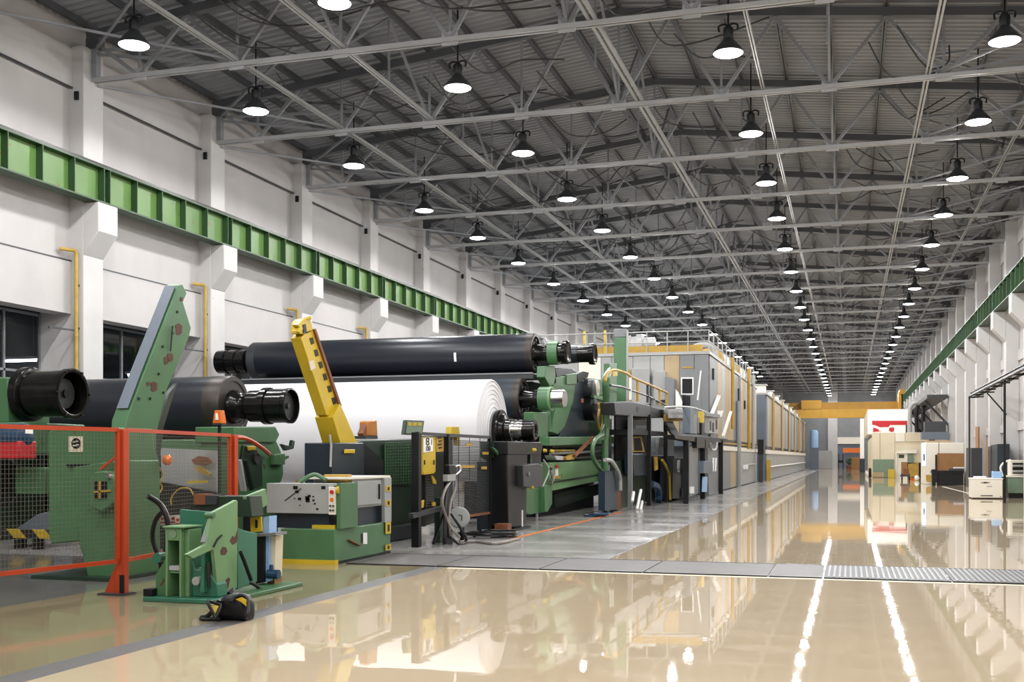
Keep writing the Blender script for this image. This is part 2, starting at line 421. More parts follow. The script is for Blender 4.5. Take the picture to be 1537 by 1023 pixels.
# corrugated deck: folds run across the hall
mb = MB(); vs = []; fs = []; xsr = [-20.5, XC, 8.2]
prof = []; y = YB
while y < YE: prof += [(y, 0), (y+.11, 0), (y+.15, .07), (y+.26, .07)]; y += .30
for (yy, dz) in prof:
    for x in xsr: vs.append((x, yy, roof_z(x) + .42 + dz))
for i in range(len(prof)-1):
    for j in range(2): fs.append((i*3+j, i*3+j+1, (i+1)*3+j+1, (i+1)*3+j))
mb.add(vs, fs); mb.build('ceiling', M['deck'], kind='structure', smooth=0)
MB().add([(-20.5,YB,14.9),(8.2,YB,14.9),(8.2,YE,14.9),(-20.5,YE,14.9)], [(0,1,2,3)]).build('ceiling_cover', M['steel_dark'], kind='structure', smooth=0)
# purlins
for k in range(19):
    x = XC + (k-9) * 1.415
    zt = roof_z(x) + .42
    p = MB(); p.box(x-.06, x+.06, YB, YE, zt-.2, zt-.175); p.box(x-.012, x+.012, YB, YE, zt-.2, zt); 
    p.build('roof_purlin', M['steel_dark'], kind='structure', smooth=0, label=f'dark roof purlin under the corrugated deck, {ordn[k]} from the window wall')
# trusses
SP = 2.83
def truss_meshes():
    y = 0.0
    t = thing('roof_truss', 'x', None, (0, 0, ZCH), kind='structure')
    bc = MB()
    for dy in (-.07, .07): bc.box(-18.85, 6.75, dy-.035, dy+.035, -.05+ZCH, .05+ZCH)
    nodes = [XC + SP*(k-4) for k in range(9)]
    for x in nodes: bc.box(x-.2, x+.2, -.02, .02, ZCH-.12, ZCH+.2)
    bc.build('bottom_chord', M['steel_light'], t, smooth=0)
    tcd = MB()
    for a, b in ((-19.0, XC), (XC, 6.9)):
        tcd.bar((a, 0, roof_z(a)+.1), (b, 0, roof_z(b)+.1), .2, .22)
    tcd.build('top_chord', M['steel_dark'], t, smooth=0)
    lt = MB()
    tops = [XC + SP*(k-4.5) for k in range(10)]
    for i, x in enumerate(nodes):
        lt.bar((x, 0, ZCH), (tops[i], 0, roof_z(tops[i])), .09); lt.bar((x, 0, ZCH), (tops[i+1], 0, roof_z(tops[i+1])), .09)
        lt.bar((x+.0, .03, ZCH), (x, .03, roof_z(x)), .06)
    lt.bar((-18.8, 0, ZCH), (-18.8, 0, roof_z(-18.8)), .2); lt.bar((6.7, 0, ZCH), (6.7, 0, roof_z(6.7)), .2)
    lt.build('web_lattice', M['steel'], t, smooth=0)
    gs = MB(); gs.box(-19.0, -18.6, -.12, .12, ZT, roof_z(-18.8)+.0); gs.box(6.6, 6.9, -.12, .12, ZT, roof_z(6.7))
    gs.build('bearing_shoe', M['steel_dark'], t, smooth=0)
    return t
tr0 = truss_meshes(); first = True; ti = 0
for y in COLY:
    if y < 0: continue
    lab = f'grey lattice roof truss spanning the hall above the lamps, {ordn[ti]} along the hall'; ti += 1
    if first: tr0.location = (0, y, ZCH); tr0['label'] = lab; first = False
    else: dup(tr0, (0, y, ZCH), lab)
# longitudinal bottom-chord ties
for k, (x, w_) in enumerate(((-14.6, .1), (-11.7, .1), (-5.55, .16), (-2.2, .07), (1.95, .1), (4.9, .07))):
    b = MB()
    for dx in (-w_*.45, w_*.45): b.box(x+dx-w_*.25, x+dx+w_*.25, 3, YE, ZCH+.06, ZCH+.13)
    b.build('roof_tie', M['steel_light'], kind='structure', smooth=0, label=f'pale steel tie running along the hall under the roof, {ordn[k]} from the window wall')
# longitudinal vertical bracing and corner braces
for k, x in enumerate((XC - 2*SP, XC, XC + 2*SP)):
    b = MB()
    for y in COLY:
        if y < 0 or y > 140: continue
        b.bar((x, y, ZCH+.1), (x, y+3, roof_z(x)+.1), .07); b.bar((x, y+6, ZCH+.1), (x, y+3, roof_z(x)+.1), .07)
        b.bar((x, y+3, ZCH+.1), (x, y+3, roof_z(x)+.1), .05)
    b.build('roof_bracing', M['steel'], kind='structure', smooth=0, label=f'zigzag steel bracing between the roof trusses, {ordn[k]} from the window wall')
for side, x0, x1 in (('window', -18.8, -14.6), ('doorway', 6.7, 2.2)):
    b = MB()
    for y in COLY:
        if y < 10 or y > 120: continue
        b.bar((x0, y, ZCH+.8), (x1, y+3, roof_z(x1)), .07); b.bar((x0, y+6, ZCH+.8), (x1, y+3, roof_z(x1)), .07)
        b.bar((x0, y, ZT-.1), (x1, y, ZCH), .07)
        b.bar((x0, y+.1, ZCH-.1), (x1, y+6, ZCH+.1), .05)
    b.build('roof_bracing', M['steel'], kind='structure', smooth=0, label=f'diagonal steel roof braces springing from the {side} wall')
# slack cables and conduits strung through the trusses
random.seed(3)
for k in range(16):
    b = MB(); x = random.uniform(-17, 5.5)
    for j in range(14):
        y = 22 + 6*j + random.uniform(-2, 2); xx = x + random.uniform(-1, 1)
        z0 = random.uniform(11.9, 12.8)
        b.tube(curve_pts([(xx, y, z0), (xx+random.uniform(.3,.9), y+1.2, z0-random.uniform(.1,.7)), (xx+random.uniform(.8,2), y+2.6, z0+random.uniform(-.3,.3)), (xx+random.uniform(1,3), y+3.5, z0+random.uniform(.1,.8))], 4), .022, 5)
    b.build('roof_cable', M['roof_cable'], kind='structure', label=f'slack dark cables strung among the roof trusses, {ordn[k]} run')

# ================================================================ HIGH-BAY LAMPS
ZL = 10.85
def lamp():
    t = thing('high_bay_pendant_lamp', 'x', 'lamp', (0, 0, ZL), 'high-bay lamps under the roof')
    z = ZL
    MB().lathe((0,0,z), (0,0,1), [(.0,.335),(.015,.35),(.06,.33),(.17,.24),(.28,.14),(.33,.11)], 24).build('reflector', M['char'], t)
    MB().lathe((0,0,z-.05), (0,0,1), [(0,.12),(.012,.22),(.03,.30),(.049,.33)], 24).build('lens', M['lens'], t)
    MB().lathe((0,0,z+.33), (0,0,1), [(0,.105),(.02,.115),(.22,.115),(.25,.09),(.3,.05)], 16).build('ballast', M['black'], t)
    MB().tube(curve_pts([(.2,0,z+.5),(.21,0,z+.62),(.1,0,z+.66),(0,0,z+.62),(-.1,0,z+.66),(-.21,0,z+.62),(-.2,0,z+.5)],4), .025, 6).build('hook', M['black'], t)
    MB().cyl((0,0,z+.6), (0,0,z+2.0), .02, n=6).build('rod', M['black'], t)
    ld = bpy.data.lights.new('lamp_light', 'SPOT'); ld.energy = LAMP_W; ld.spot_size = math.radians(174); ld.spot_blend = .22; ld.shadow_soft_size = .2; ld.color = (1.0, 1.0, 1.0)
    lo = bpy.data.objects.new('lamp_light', ld); COL.objects.link(lo); lo.parent = t; lo.location = (0, 0, -.12)
    # the glass also spills a little light sideways
    ls = bpy.data.lights.new('lamp_spill', 'POINT'); ls.energy = LAMP_W * .2; ls.shadow_soft_size = .04
    lo = bpy.data.objects.new('lamp_spill', ls); COL.objects.link(lo); lo.parent = t; lo.location = (0, 0, -.095)
    return t
LAMP_W = 850
lamp0 = lamp(); used = False
rows = {'A': [(201,68),(384,167),(531,249),(637,316),(717,357),(778,395),(831,426),(875,451),(911,472)],
 'B': [(502,5),(687,132),(785,230),(851,299),(904,346),(946,386),(982,418),(1009,446),(1033,468),(1054,487)],
 'C': [(1093,80),(1127,201),(1150,275),(1166,328),(1178,374),(1187,408),(1195,437),(1201,461)],
 'D': [(1508,62),(1468,183),(1437,268),(1416,323),(1398,368),(1384,404),(1373,433)]}
names = {'A': 'row beside the window wall', 'B': 'second row from the window wall', 'C': 'third row from the window wall', 'D': 'row beside the doorway wall'}
lim = {'A': 100, 'B': 130, 'C': 172, 'D': 172}
for r, pts in rows.items():
    ps = [WZ(px, py, ZL) for px, py in pts]
    step = (ps[-1].y - ps[1].y) / (len(ps) - 2)
    xm = sum(p.x for p in ps[1:]) / (len(ps) - 1)
    pos = [(p.x, p.y) for p in ps]
    y = ps[0].y - 6
    while y > -6: pos.insert(0, (ps[0].x, y)); y -= 6
    y = ps[-1].y + step; xe = ps[-1].x
    while y < lim[r]: pos.append((xe + (y - ps[-1].y) / 100 * (xm - xe), y)); y += step
    for i, (x, y) in enumerate(pos):
        lab = f'glowing high-bay lamp under the roof, {ordn[i]} of the {names[r]}'
        if not used: lamp0.location = (x, y, ZL); lamp0['label'] = lab; used = True
        else: dup(lamp0, (x, y, ZL), lab)

# gas pipes, boxes and tie brackets on the left columns
for i, y in enumerate([y for y in COLY if 24 < y < 56]):
    t = thing('gas_pipe', f'thin yellow gas pipe bent down beside the white column, {ordn[i]} along the window wall', 'pipe', (-19.0, y-.55, 0), 'yellow gas pipes on the wall columns')
    x = -18.98; yy = y - .52
    MB().tube([(-19.2, yy-.35, 7.0), (-19.15, yy-.33, 7.0)] + curve_pts([(-19.05, yy-.15, 7.0), (x, yy-.03, 6.98), (x, yy, 6.85)], 4) + [(x, yy, .0)], .05, 10).build('pipe', M['gas'], t)
    for z in (1.5, 2.6, 3.7, 4.8, 5.9):
        MB().lathe((x, yy, z), (0,0,1), [(0,.062),(.06,.062)], 10).build('collar', M['gas'], t)
        MB().box(x-.02, x+.02, yy, yy+.119, z+.2, z+.24).build('bracket', M['char'], t)
    if i < 2: MB().bar((x-.1, yy-.9, 4.95), (x-.02, yy, 4.95), .04).build('bracket', M['char'], t)
for i, y in enumerate([y for y in COLY if 24 < y < 75]):
    MB().box(-19.1, -18.98, y-.46, y-.4, 10.9, 11.12).build('mounted_cable_box', M['black'], bevel=.01, label=f'small black cable box high on the white column, {ordn[i]} along the window wall', cat='cable box', group='cable boxes on the wall columns')
# ================================================================ FRONT MACHINERY
def plate(name, pix, X, th, m, parent, bevel=0, **k):
    return MB().prism([WX(a, b, X) for a, b in pix], (-th, 0, 0)).build(name, M[m], parent, bevel=bevel, **k)
def platey(name, pix, Y, th, m, parent, bevel=0, **k):
    return MB().prism([WY(a, b, Y) for a, b in pix], (0, th, 0)).build(name, M[m], parent, bevel=bevel, **k)
def xlathe(mb, c, prof, n=36): return mb.lathe(c, (1, 0, 0), prof, n)
def patch(pts, X, parent, m='rustpatch', name='rust_patch'):
    return MB().prism([WX(a, b, X + .002) for a, b in pts], (.004, 0, 0)).build(name, M[m], parent)

# ---- spare roll (dark, behind the green arm)
Yr, Zr = 19.45, 2.70
t = thing('spare_roll', 'dark rubber-covered roll lying behind the tall green lifting arm', 'roll', (-14, Yr, Zr - .62))
c = Vector((0, Yr, Zr))
xlathe(MB(), c, [(-17.9,.2),(-17.9,.58),(-17.8,.60),(-11.95,.60)], 48).build('roll_body', M['rubber'], t)
xlathe(MB(), c, [(-11.95,.605),(-11.62,.605),(-11.58,.59),(-11.58,.5),(-11.6,.49),(-11.6,.3)], 48).build('end_rim', M['rim'], t)
xlathe(MB(), c, [(-11.62,.34),(-11.5,.32),(-11.42,.26),(-11.25,.25),(-11.2,.27)], 36).build('neck', M['shaft'], t)
j = xlathe(MB(), c, [(-11.22,.29),(-11.2,.31),(-10.95,.31),(-10.95,.325),(-10.9,.325),(-10.9,.36),(-10.78,.36),(-10.78,.33),(-10.42,.33),(-10.4,.345),(-10.33,.345),(-10.32,.31),(-10.42,.29),(-10.45,.2)], 40).build('journal', M['shaft'], t)
xlathe(MB(), c, [(-10.46,.26),(-10.43,.26),(-10.43,.06),(-10.38,.05)], 28).build('end_cap', M['char'], t)
# supporting cradle under the roll at the wall side
t = thing('roll_cradle', 'dark green cradle frame carrying the wall end of the spare roll', 'cradle', (-15.5, Yr, 0))
MB().box(-17.2, -16.6, Yr-.7, Yr+.7, 0, 2.05).build('pedestal', M['green_dk'], t, bevel=.02)
MB().box(-17.4, -11.9, Yr-.9, Yr-.5, 1.75, 2.04).build('cross_beam', M['green'], t, bevel=.02)
MB().box(-17.4, -11.9, Yr+.75, Yr+.95, .2, 2.5).build('back_panel', M['black'], t)

# ---- open drum of the next roll, poking in from the edge
Yd, Zd = 14.74, 2.70
t = thing('core_drum', 'shiny black open-ended drum with wide flange resting on a green block', 'drum', (-12.3, Yd, Zd - .42))
c = Vector((0, Yd, Zd))
xlathe(MB(), c, [(-12.42,.2),(-12.42,.36),(-11.72,.37),(-11.70,.395),(-11.62,.395),(-11.61,.36),(-11.62,.33),(-11.80,.31)], 48).build('drum_shell', M['shaft'], t)
xlathe(MB(), c, [(-12.5,.25),(-12.5,.43),(-12.38,.43),(-12.36,.40)], 48).build('flange', M['shaft'], t)
f = xlathe(MB(), c, [(-11.84,.32),(-11.80,.32),(-11.80,.24),(-11.78,.235),(-11.78,.06)], 36).build('end_disc', M['char'], t)
xlathe(MB(), c, [(-11.79,.065),(-11.74,.065),(-11.74,.03)], 20).build('hub_bolt', M['black'], f)
for k in range(6):
    a = k * PI / 3; p = c + Vector((-11.63, math.cos(a)*.378, math.sin(a)*.378))
    MB().cyl(p, p + Vector((.04, 0, 0)), .02, n=8).build('rim_bolt', M['black'], f)
xlathe(MB(), c, [(-15.5,.05),(-15.5,.55),(-13.5,.55),(-13.45,.3),(-13.4,.22)], 40).build('roll_body', M['rubber'], t)

t = thing('drum_stand', 'green support block and frame under the black open drum behind the fence', 'stand', (-12.6, Yd, 0))
MB().box(-13.3, -12.1, Yd-.5, Yd+.9, 1.75, 2.24).build('support_block', M['green'], t, bevel=.02)
MB().box(-13.35, -12.55, Yd-.35, Yd+.6, 2.24, 2.95).build('side_cheek', M['green'], t, bevel=.02)
MB().box(-13.3, -13.1, Yd-.4, Yd, 0, 1.75).build('leg', M['black'], t, bevel=.02)
MB().box(-12.05, -11.0, Yd+.3, Yd+.8, 1.88, 2.16).build('cross_beam', M['green'], t, bevel=.02)
cov = MB().lathe(Vector((-12.15, 13.65, 2.0)), (1, 0, 0), [(0,.02),(0,.2),(.55,.2),(.6,.12)], 20).build('blower_cover', M['blue'], t)
MB().box(-12.15, -11.55, 13.47, 13.83, 1.68, 1.94).build('blower_base', M['red'], t, bevel=.02)
MB().box(-12.0, -11.45, 13.9, 14.1, 1.15, 1.55).build('guard_plate', M['green'], t, bevel=.01)
pl = xlathe(MB(), Vector((0, 13.75, 1.35)), [(-12.25,.05),(-12.25,.4),(-12.1,.4),(-12.08,.34),(-12.12,.28),(-12.12,.1),(-12.05,.08)], 36).build('pulley', M['black'], t)
t = thing('hazard_barrier', 'low yellow and black striped barrier beam on the floor behind the fence', 'barrier', (-13, 17.1, 0))
hz = bpy.data.materials.new('hazard_stripes'); hz.use_nodes = True
_n = hz.node_tree.nodes; _l = hz.node_tree.links; _w = _n.new('ShaderNodeTexWave'); _w.bands_direction = 'DIAGONAL'; _w.inputs['Scale'].default_value = 1.1
_tc = _n.new('ShaderNodeTexCoord'); _l.new(_tc.outputs['Object'], _w.inputs['Vector']); _r = _n.new('ShaderNodeValToRGB'); _r.color_ramp.interpolation = 'CONSTANT'
_r.color_ramp.elements[0].color = rgb(24, 24, 24); _r.color_ramp.elements[1].color = rgb(206, 172, 34); _r.color_ramp.elements[1].position = .5
_l.new(_w.outputs['Fac'], _r.inputs['Fac']); _l.new(_r.outputs['Color'], _n['Principled BSDF'].inputs['Base Color'])
M['hazard'] = hz
p0, p1 = WZ(-40, 812, .2), WZ(78, 808, .2)
MB().box(p0.x-.5, p1.x, p1.y-.05, p1.y+.05, .2, .36).build('striped_beam', hz, t, smooth=0)
for x in (p0.x+.2, p1.x-.3): MB().box(x-.06, x+.06, p1.y-.1, p1.y+.1, 0, .2).build('foot', M['black'], t)
t = thing('pump_unit', 'grey-blue sloped pump housing behind the fence beside the hazard barrier', 'pump', (-12.5, 17.4, 0))
platey('housing', [(14,800),(55,772),(76,766),(78,806),(14,806)], 17.6, .6, 'gray_bl', t, bevel=.02)
MB().box(-13.6, -12.2, 17.5, 18.3, 0, .3).build('base', M['black'], t)

# ---- the tall green lifting arm and its body
t = thing('roll_lift_machine', 'green roll lifting machine with tall slanted chipped arm behind the orange fence', 'lifting machine', (-10.4, 14.2, 0))
XA = -10.25
arm = plate('lifting_arm', [(268,428),(274,426),(280.5,440),(275,453),(287,492),(284,505),(250,586),(236,645),(232,700),(186,700),(190,630),(216,561)], XA, .26, 'green', t, bevel=.012)
# grey wear strip on the leading edge of the arm
pA, pB, pC = WX(267,431,XA)-Vector((.035,0,0)), WX(215,563,XA)-Vector((.035,0,0)), WX(196,614,XA)-Vector((.035,0,0))
up_ = Vector((0, -.03, .018))
mb = MB(); mb.prism([pA+up_, pB+up_, pB+up_+Vector((-.19,0,0)), pA+up_+Vector((-.19,0,0))], (0,.012,-.006)); mb.build('wear_strip', M['gray_bl'], t)
mb = MB(); mb.prism([pB+up_, pC+up_, pC+up_+Vector((-.19,0,0)), pB+up_+Vector((-.19,0,0))], (0,.012,-.006)); mb.build('wear_strip', M['gray_bl'], t)
for (cx, cy, rx, ry) in ((268,494,5,9),(255,536,4.5,7),(249,541,3.2,6.5),(231,580,5,8),(222,576,3,3.5),(272,449,2.2,3.5)):
    patch([(cx+rx*math.cos(a*PI/5)*(1+.3*math.sin(a*2.3)), cy+ry*math.sin(a*PI/5)) for a in range(10)], XA, arm)
for (cx, cy) in ((266,468),(259,500),(244,520),(238,561),(225,598),(208,598),(245,589)):
    p = WX(cx, cy, XA); MB().cyl(p, p+Vector((.015,0,0)), .022, n=10).build('bolt', M['black'], arm)
MB().tube([WX(259,489,XA+.03), WX(257,515,XA+.03), WX(256,527,XA+.03)], .012, 6).build('linkage', M['black'], arm)
plate('brace_rib', [(266,575),(246,640),(238,700),(228,700),(238,640),(254,590)], XA-.3, .08, 'green_dk', t)
# body: front plate with emblem plate, shoulder, feet
Yb = 13.3
platey('body_panel', [(72,648),(84,641),(172,641),(176,700),(160,745),(138,772),(120,812),(77,816),(73,806)], Yb, .9, 'green', t, bevel=.02)
platey('lower_casing', [(110,700),(176,690),(178,868),(132,868),(118,812)], Yb-.05, 1.0, 'green', t, bevel=.02)
MB().box(-10.95, -9.6, 13.0, 15.2, 0, .05).build('base_plate', M['green_dk'], t)
MB().box(-10.6, -9.9, 13.9, 14.5, .05, 1.6).build('rear_casing', M['green'], t, bevel=.02)
pn = platey('name_plate', [(103,654.5),(124,654.5),(124,678),(103,678)], Yb-.012, .01, 'cream', t)
q = WY(114,665,Yb-.02); em = MB().cyl(q+Vector((0,.004,0)), q-Vector((0,.004,0)), .075, n=24).build('emblem', M['black'], pn)
for dx, dz, w in ((-.03,.02,.05),(.02,.03,.04),(.03,-.02,.05),(-.02,-.03,.06)): MB().box(q.x+dx-w/2, q.x+dx+w/2, q.y-.008, q.y-.005, q.z+dz-.008, q.z+dz+.008).build('emblem_stroke', M['cream'], em)
MB().bar(WY(100,698,Yb-.03), WY(136,698,Yb-.03), .03).build('grab_handle', M['black'], t)
MB().bar(WY(151,704,Yb-.15), WY(173,686,Yb-.15), .035).build('lever', M['orange'], t)
g = platey('valve_block', [(134,722),(142,708),(160,706),(172,718),(174,752),(152,768),(134,760)], Yb-.2, .18, 'green', t, bevel=.02)
platey('valve_window', [(141,722),(160,722),(160,748),(141,748)], Yb-.21, .012, 'black', g)
MB().bar(WY(150,722,Yb-.22), WY(150,748,Yb-.22), .025).build('valve_stem', M['yellow_dull'], g)
MB().bar(WY(141,738,Yb-.22), WY(166,736,Yb-.22), .025).build('valve_stem', M['yellow_dull'], g)
q = WY(161,714,Yb-.25); MB().cyl(q, q+Vector((0,.05,0)), .03, .05, n=12).build('gauge', M['chrome'], g)
# jagged casting seen through the fence, second panel
cst = plate('side_casting', [(205,660),(232,668),(238,690),(232,720),(240,740),(228,770),(236,786),(222,800),(208,796),(200,815),(186,815),(190,660)], -9.95, .3, 'green', t, bevel=.015)
for (cx, cy, r) in ((219,668,5),(214,700,3),(222,735,3),(212,760,4),(226,715,2.5)):
    p = WX(cx, cy, -9.95); MB().cyl(p, p+Vector((.04,0,0)), r*.009, n=12).build('boss', M['black'], cst)
for k in range(7):
    p = WX(212-2*k+(k%2)*3, 672+17*k, -9.945); MB().cyl(p, p+Vector((.02,0,0)), .035, n=8).build('chain_link', M['black'], cst)
MB().tube(curve_pts([WX(238,700,-9.8), WX(244,712,-9.8), WX(240,722,-9.8), WX(243,732,-9.8), WX(237,742,-9.8)], 4), .014, 6).build('yellow_lead', M['yellow_dull'], t)
q = WX(246,690,-9.7); MB().lathe(q, (1,0,0), [(0,.02),(.02,.07),(.08,.08),(.12,.04)], 14).build('copper_cap', M['amber'], t)

# ---- grey duct plate and odds seen through second fence panel
t = thing('guard_screen', 'pale grey guard screen standing behind the second fence panel', 'screen', (-10.2, 17.5, 0))
platey('screen_sheet', [(241,672),(326,676),(324,790),(243,790)], 17.0, .04, 'gray_lt', t)
MB().box(-10.9, -10.75, 17.0, 17.1, 0, .9).build('post', M['black'], t); MB().box(-9.95, -9.8, 17.0, 17.1, 0, .9).build('post', M['black'], t)
platey('dark_base', [(236,722),(330,740),(330,800),(236,800)], 16.9, .06, 'black', t)
hk = platey('brown_bracket', [(287,690),(298,684),(312,686),(318,694),(306,698),(292,697)], 16.86, .05, 'wood', t)
platey('yellow_bracket', [(291,702),(300,699),(316,711),(314,714),(300,709)], 16.84, .05, 'yellow_dull', t)
platey('yellow_rail', [(281,721),(310,720),(310,724),(281,725)], 16.82, .05, 'yellow', t)
MB().tube(curve_pts([WY(257,757,16.6), WY(258,745,16.6), WY(270,733,16.6), WY(284,733,16.6), WY(290,742,16.6)], 5), .014, 6).build('loop_cable', M['yellow_dull'], t)
t = thing('notice_banner', 'red and white notice banner lying against the machine base behind the fence', 'banner', (-9.6, 15.2, .5))
bn = platey('sheet', [(223,775),(271,772),(269,786),(222,789)], 14.6, .01, 'offwhite', t)
for (a, b) in ((224,776),(232,778),(241,776),(249,779),(257,776),(264,778)):
    platey('red_print', [(a,b),(a+5,b-.5),(a+5.5,b+3),(a+1,b+4)], 14.588, .006, 'red', bn)
    platey('red_print', [(a-.5,b+6.5),(a+6,b+6),(a+6,b+8.5),(a-.5,b+9)], 14.588, .006, 'red', bn)

# ---- bearing stand of the spare roll with orange hose and beacon
t = thing('bearing_stand', 'green rounded bearing stand beneath the black journal, beside the fence post', 'bearing stand', (-10.8, 18.2, 0))
XB = -10.45
plate('housing', [(352,648),(368,644),(400,648),(416,662),(425,684),(426,712),(418,735),(418,820),(350,820)], XB, .7, 'green', t, bevel=.03)
plate('saddle', [(352,640),(414,640),(420,652),(414,664),(352,664)], XB+.05, .8, 'green', t, bevel=.02)
plate('side_plate', [(366,668),(382,668),(394,690),(394,730),(372,730),(362,700)], XB+.05, .06, 'green_dk', t, bevel=.01)
br = plate('bracket_arm', [(412,682),(428,680),(428,684),(434,683),(434,687),(428,690),(428,697),(412,697)], XB+.1, .12, 'green', t, bevel=.008)
plate('bracket_arm', [(424,666),(438,670),(440,660),(443,662),(441,673),(430,676)], XB-.2, .08, 'green_dk', t, bevel=.008)
plate('handle', [(372,669),(384,669),(385,675),(373,676)], XB+.09, .03, 'yellow', t, bevel=.01)
q = WX(384,688,XB+.06); MB().cyl(q, q+Vector((.04,0,0)), .1, n=20).build('bearing_cover', M['char'], t)
MB().tube(curve_pts([WX(352,656,XB+.3), WX(366,657,XB+.3), WX(380,663,XB+.25), WX(396,674,XB+.2), WX(404,681,XB+.1)], 5), .04, 8).build('orange_hose', M['orange'], t)
MB().bar(WX(358,690,XB+.3), WX(366,736,XB+.3), .1, .05).build('strut', M['gray_lt'], t)
MB().bar(WX(368,690,XB+.35), WX(378,735,XB+.35), .06, .05).build('strut', M['black'], t)
MB().box(-11.2, -10.3, 17.5, 19.3, 0, .06).build('base_plate', M['green_dk'], t)
q = WX(329,640,XB-.2)
bc = thing('warning_beacon', 'orange tapered warning beacon standing in front of the black spare roll', 'beacon', (q.x, q.y-1.0, 0))
q2 = Vector((q.x, q.y-1.0, 0)); zt = HC + (686-638)/F*(-q.x*SA + q2.y*CA)
pb = WD(329.5, 638, (-q2.x*SA + q2.y*CA))
MB().box(pb.x-.09, pb.x+.09, pb.y-.09, pb.y+.09, pb.z, pb.z+.03).build('mount', M['char'], bc)
MB().add([(pb.x-.085,pb.y-.085,pb.z+.03),(pb.x+.085,pb.y-.085,pb.z+.03),(pb.x+.085,pb.y+.085,pb.z+.03),(pb.x-.085,pb.y+.085,pb.z+.03),(pb.x-.06,pb.y-.06,pb.z+.25),(pb.x+.06,pb.y-.06,pb.z+.25),(pb.x+.06,pb.y+.06,pb.z+.25),(pb.x-.06,pb.y+.06,pb.z+.25)],
  [(0,3,2,1),(4,5,6,7),(0,1,5,4),(1,2,6,5),(2,3,7,6),(3,0,4,7)]).build('lens_cap', M['amber'], bc, bevel=.01)
MB().cyl((pb.x,pb.y-.08,pb.z+.09), (pb.x,pb.y-.095,pb.z+.2), .03, .02, n=10).build('bulb_window', M['white'], bc)
MB().cyl((pb.x,pb.y,0), (pb.x,pb.y,pb.z), .03, n=10).build('pole', M['black'], bc)

# ---- orange safety fence
P1 = WZ(184, 892); ZTOP, ZBOT = 2.04, .42
P0 = P1 + (WD(0,863,12.25) - P1) * 1.9; P0.z = 0
P2 = WD(349, 0, 17.4); P2.z = 0; P1.z = 0
t = thing('safety_fence', 'orange framed wire mesh safety fence around the green machines', 'fence', tuple(P1))
def post(p, w):
    a = MB(); a.box(p.x-w, p.x+w, p.y-.05, p.y+.05, 0.02, ZTOP+.01); o = a.build('post', M['orange'], t, bevel=.004)
    MB().box(p.x-w-.22, p.x+w+.05, p.y-.13, p.y+.13, 0, .022).build('foot_plate', M['char'], o)
    MB().prism([(p.x-w-.2,p.y-.006,.022),(p.x-w,p.y-.006,.022),(p.x-w,p.y-.006,.46)], (0,.012,0)).build('gusset', M['orange'], o)
    MB().box(p.x+w-.05, p.x+w+.01, p.y-.07, p.y-.05, .03, .25).build('rear_tab', M['black'], o)
    return o
post(P1, .055); post(P2, .07)
def panel(a, b, trim0=.08, trim1=.08):
    d = (b - a); L = d.length; d.normalize(); a2 = a + d*trim0; b2 = b - d*trim1
    fr = MB(); z = Vector((0,0,1))
    fr.bar(a2+z*ZTOP, b2+z*ZTOP, .045, .05); fr.bar(a2+z*ZBOT, b2+z*ZBOT, .045, .05)
    fr.bar(a2+z*ZBOT, a2+z*ZTOP, .045, .05, up=d); fr.bar(b2+z*ZBOT, b2+z*ZTOP, .045, .05, up=d)
    f = fr.build('panel_frame', M['orange'], t)
    wm = MB(); n = int((b2-a2).length / .052)
    for i in range(1, n): p = a2 + (b2-a2)*(i/n); wm.bar(p+z*ZBOT, p+z*ZTOP, .0034, .0034, up=d)
    m_ = int((ZTOP-ZBOT)/.052)
    for i in range(1, m_): zz = z*(ZBOT + (ZTOP-ZBOT)*i/m_); wm.bar(a2+zz, b2+zz, .0034, .0034)
    wm.build('wire_mesh', M['wire'], f, smooth=0)
    for zz in (.62, 1.9):
        MB().bar(b2+z*zz, b+z*zz, .03, .02).build('clamp', M['orange'], f)
    return f
f1 = panel(P0, P1); panel(P1, P2, .1, .12)
q = P1 + (P0-P1)*.42 + Vector((0,0,ZTOP-.05)); d = (P1-P0).normalized()
nrm = Vector((d.y, -d.x, 0))
MB().bar(q+nrm*.03-d*.05, q+nrm*.03+d*.05, .006, .045).build('inventory_tag', M['white'], f1)

# ---- black hose hooped over the fence foot
MB().tube(curve_pts([WD(222,744,14.0), WD(240,756,14.1), WD(250,775,14.1), WD(252,800,14.1), WD(247,845,14.1), WZ(252,878,.05)], 6), .036, 10).build('hose', M['hose'], label='thick black hose drooping behind the small green pedestal', cat='hose')
q = WD(246,845,13.2)
MB().tube(curve_pts([WD(247,765,14.4), WD(234,780,14.45), WD(229,805,14.5), WD(236,830,14.5), WD(242,852,14.5), WZ(240,876,.04)], 6), .032, 10).build('hose', M['hose'], label='black hose looping down to the floor beside the orange fence post', cat='hose')

# ---- small green pedestal at the front
t = thing('machine_pedestal', 'small green cast pedestal with chipped side plate standing before the orange fence', 'pedestal', (-7.5, 11.9, 0))
Y0 = 11.35
MB().box(-7.98, -7.02, Y0, Y0+.62, 0, .055).build('base_plate', M['teal'], t, bevel=.01)
MB().box(-7.4, -6.92, Y0+.5, Y0+2.0, 0, .05).build('foot_pad', M['green'], t, bevel=.01)
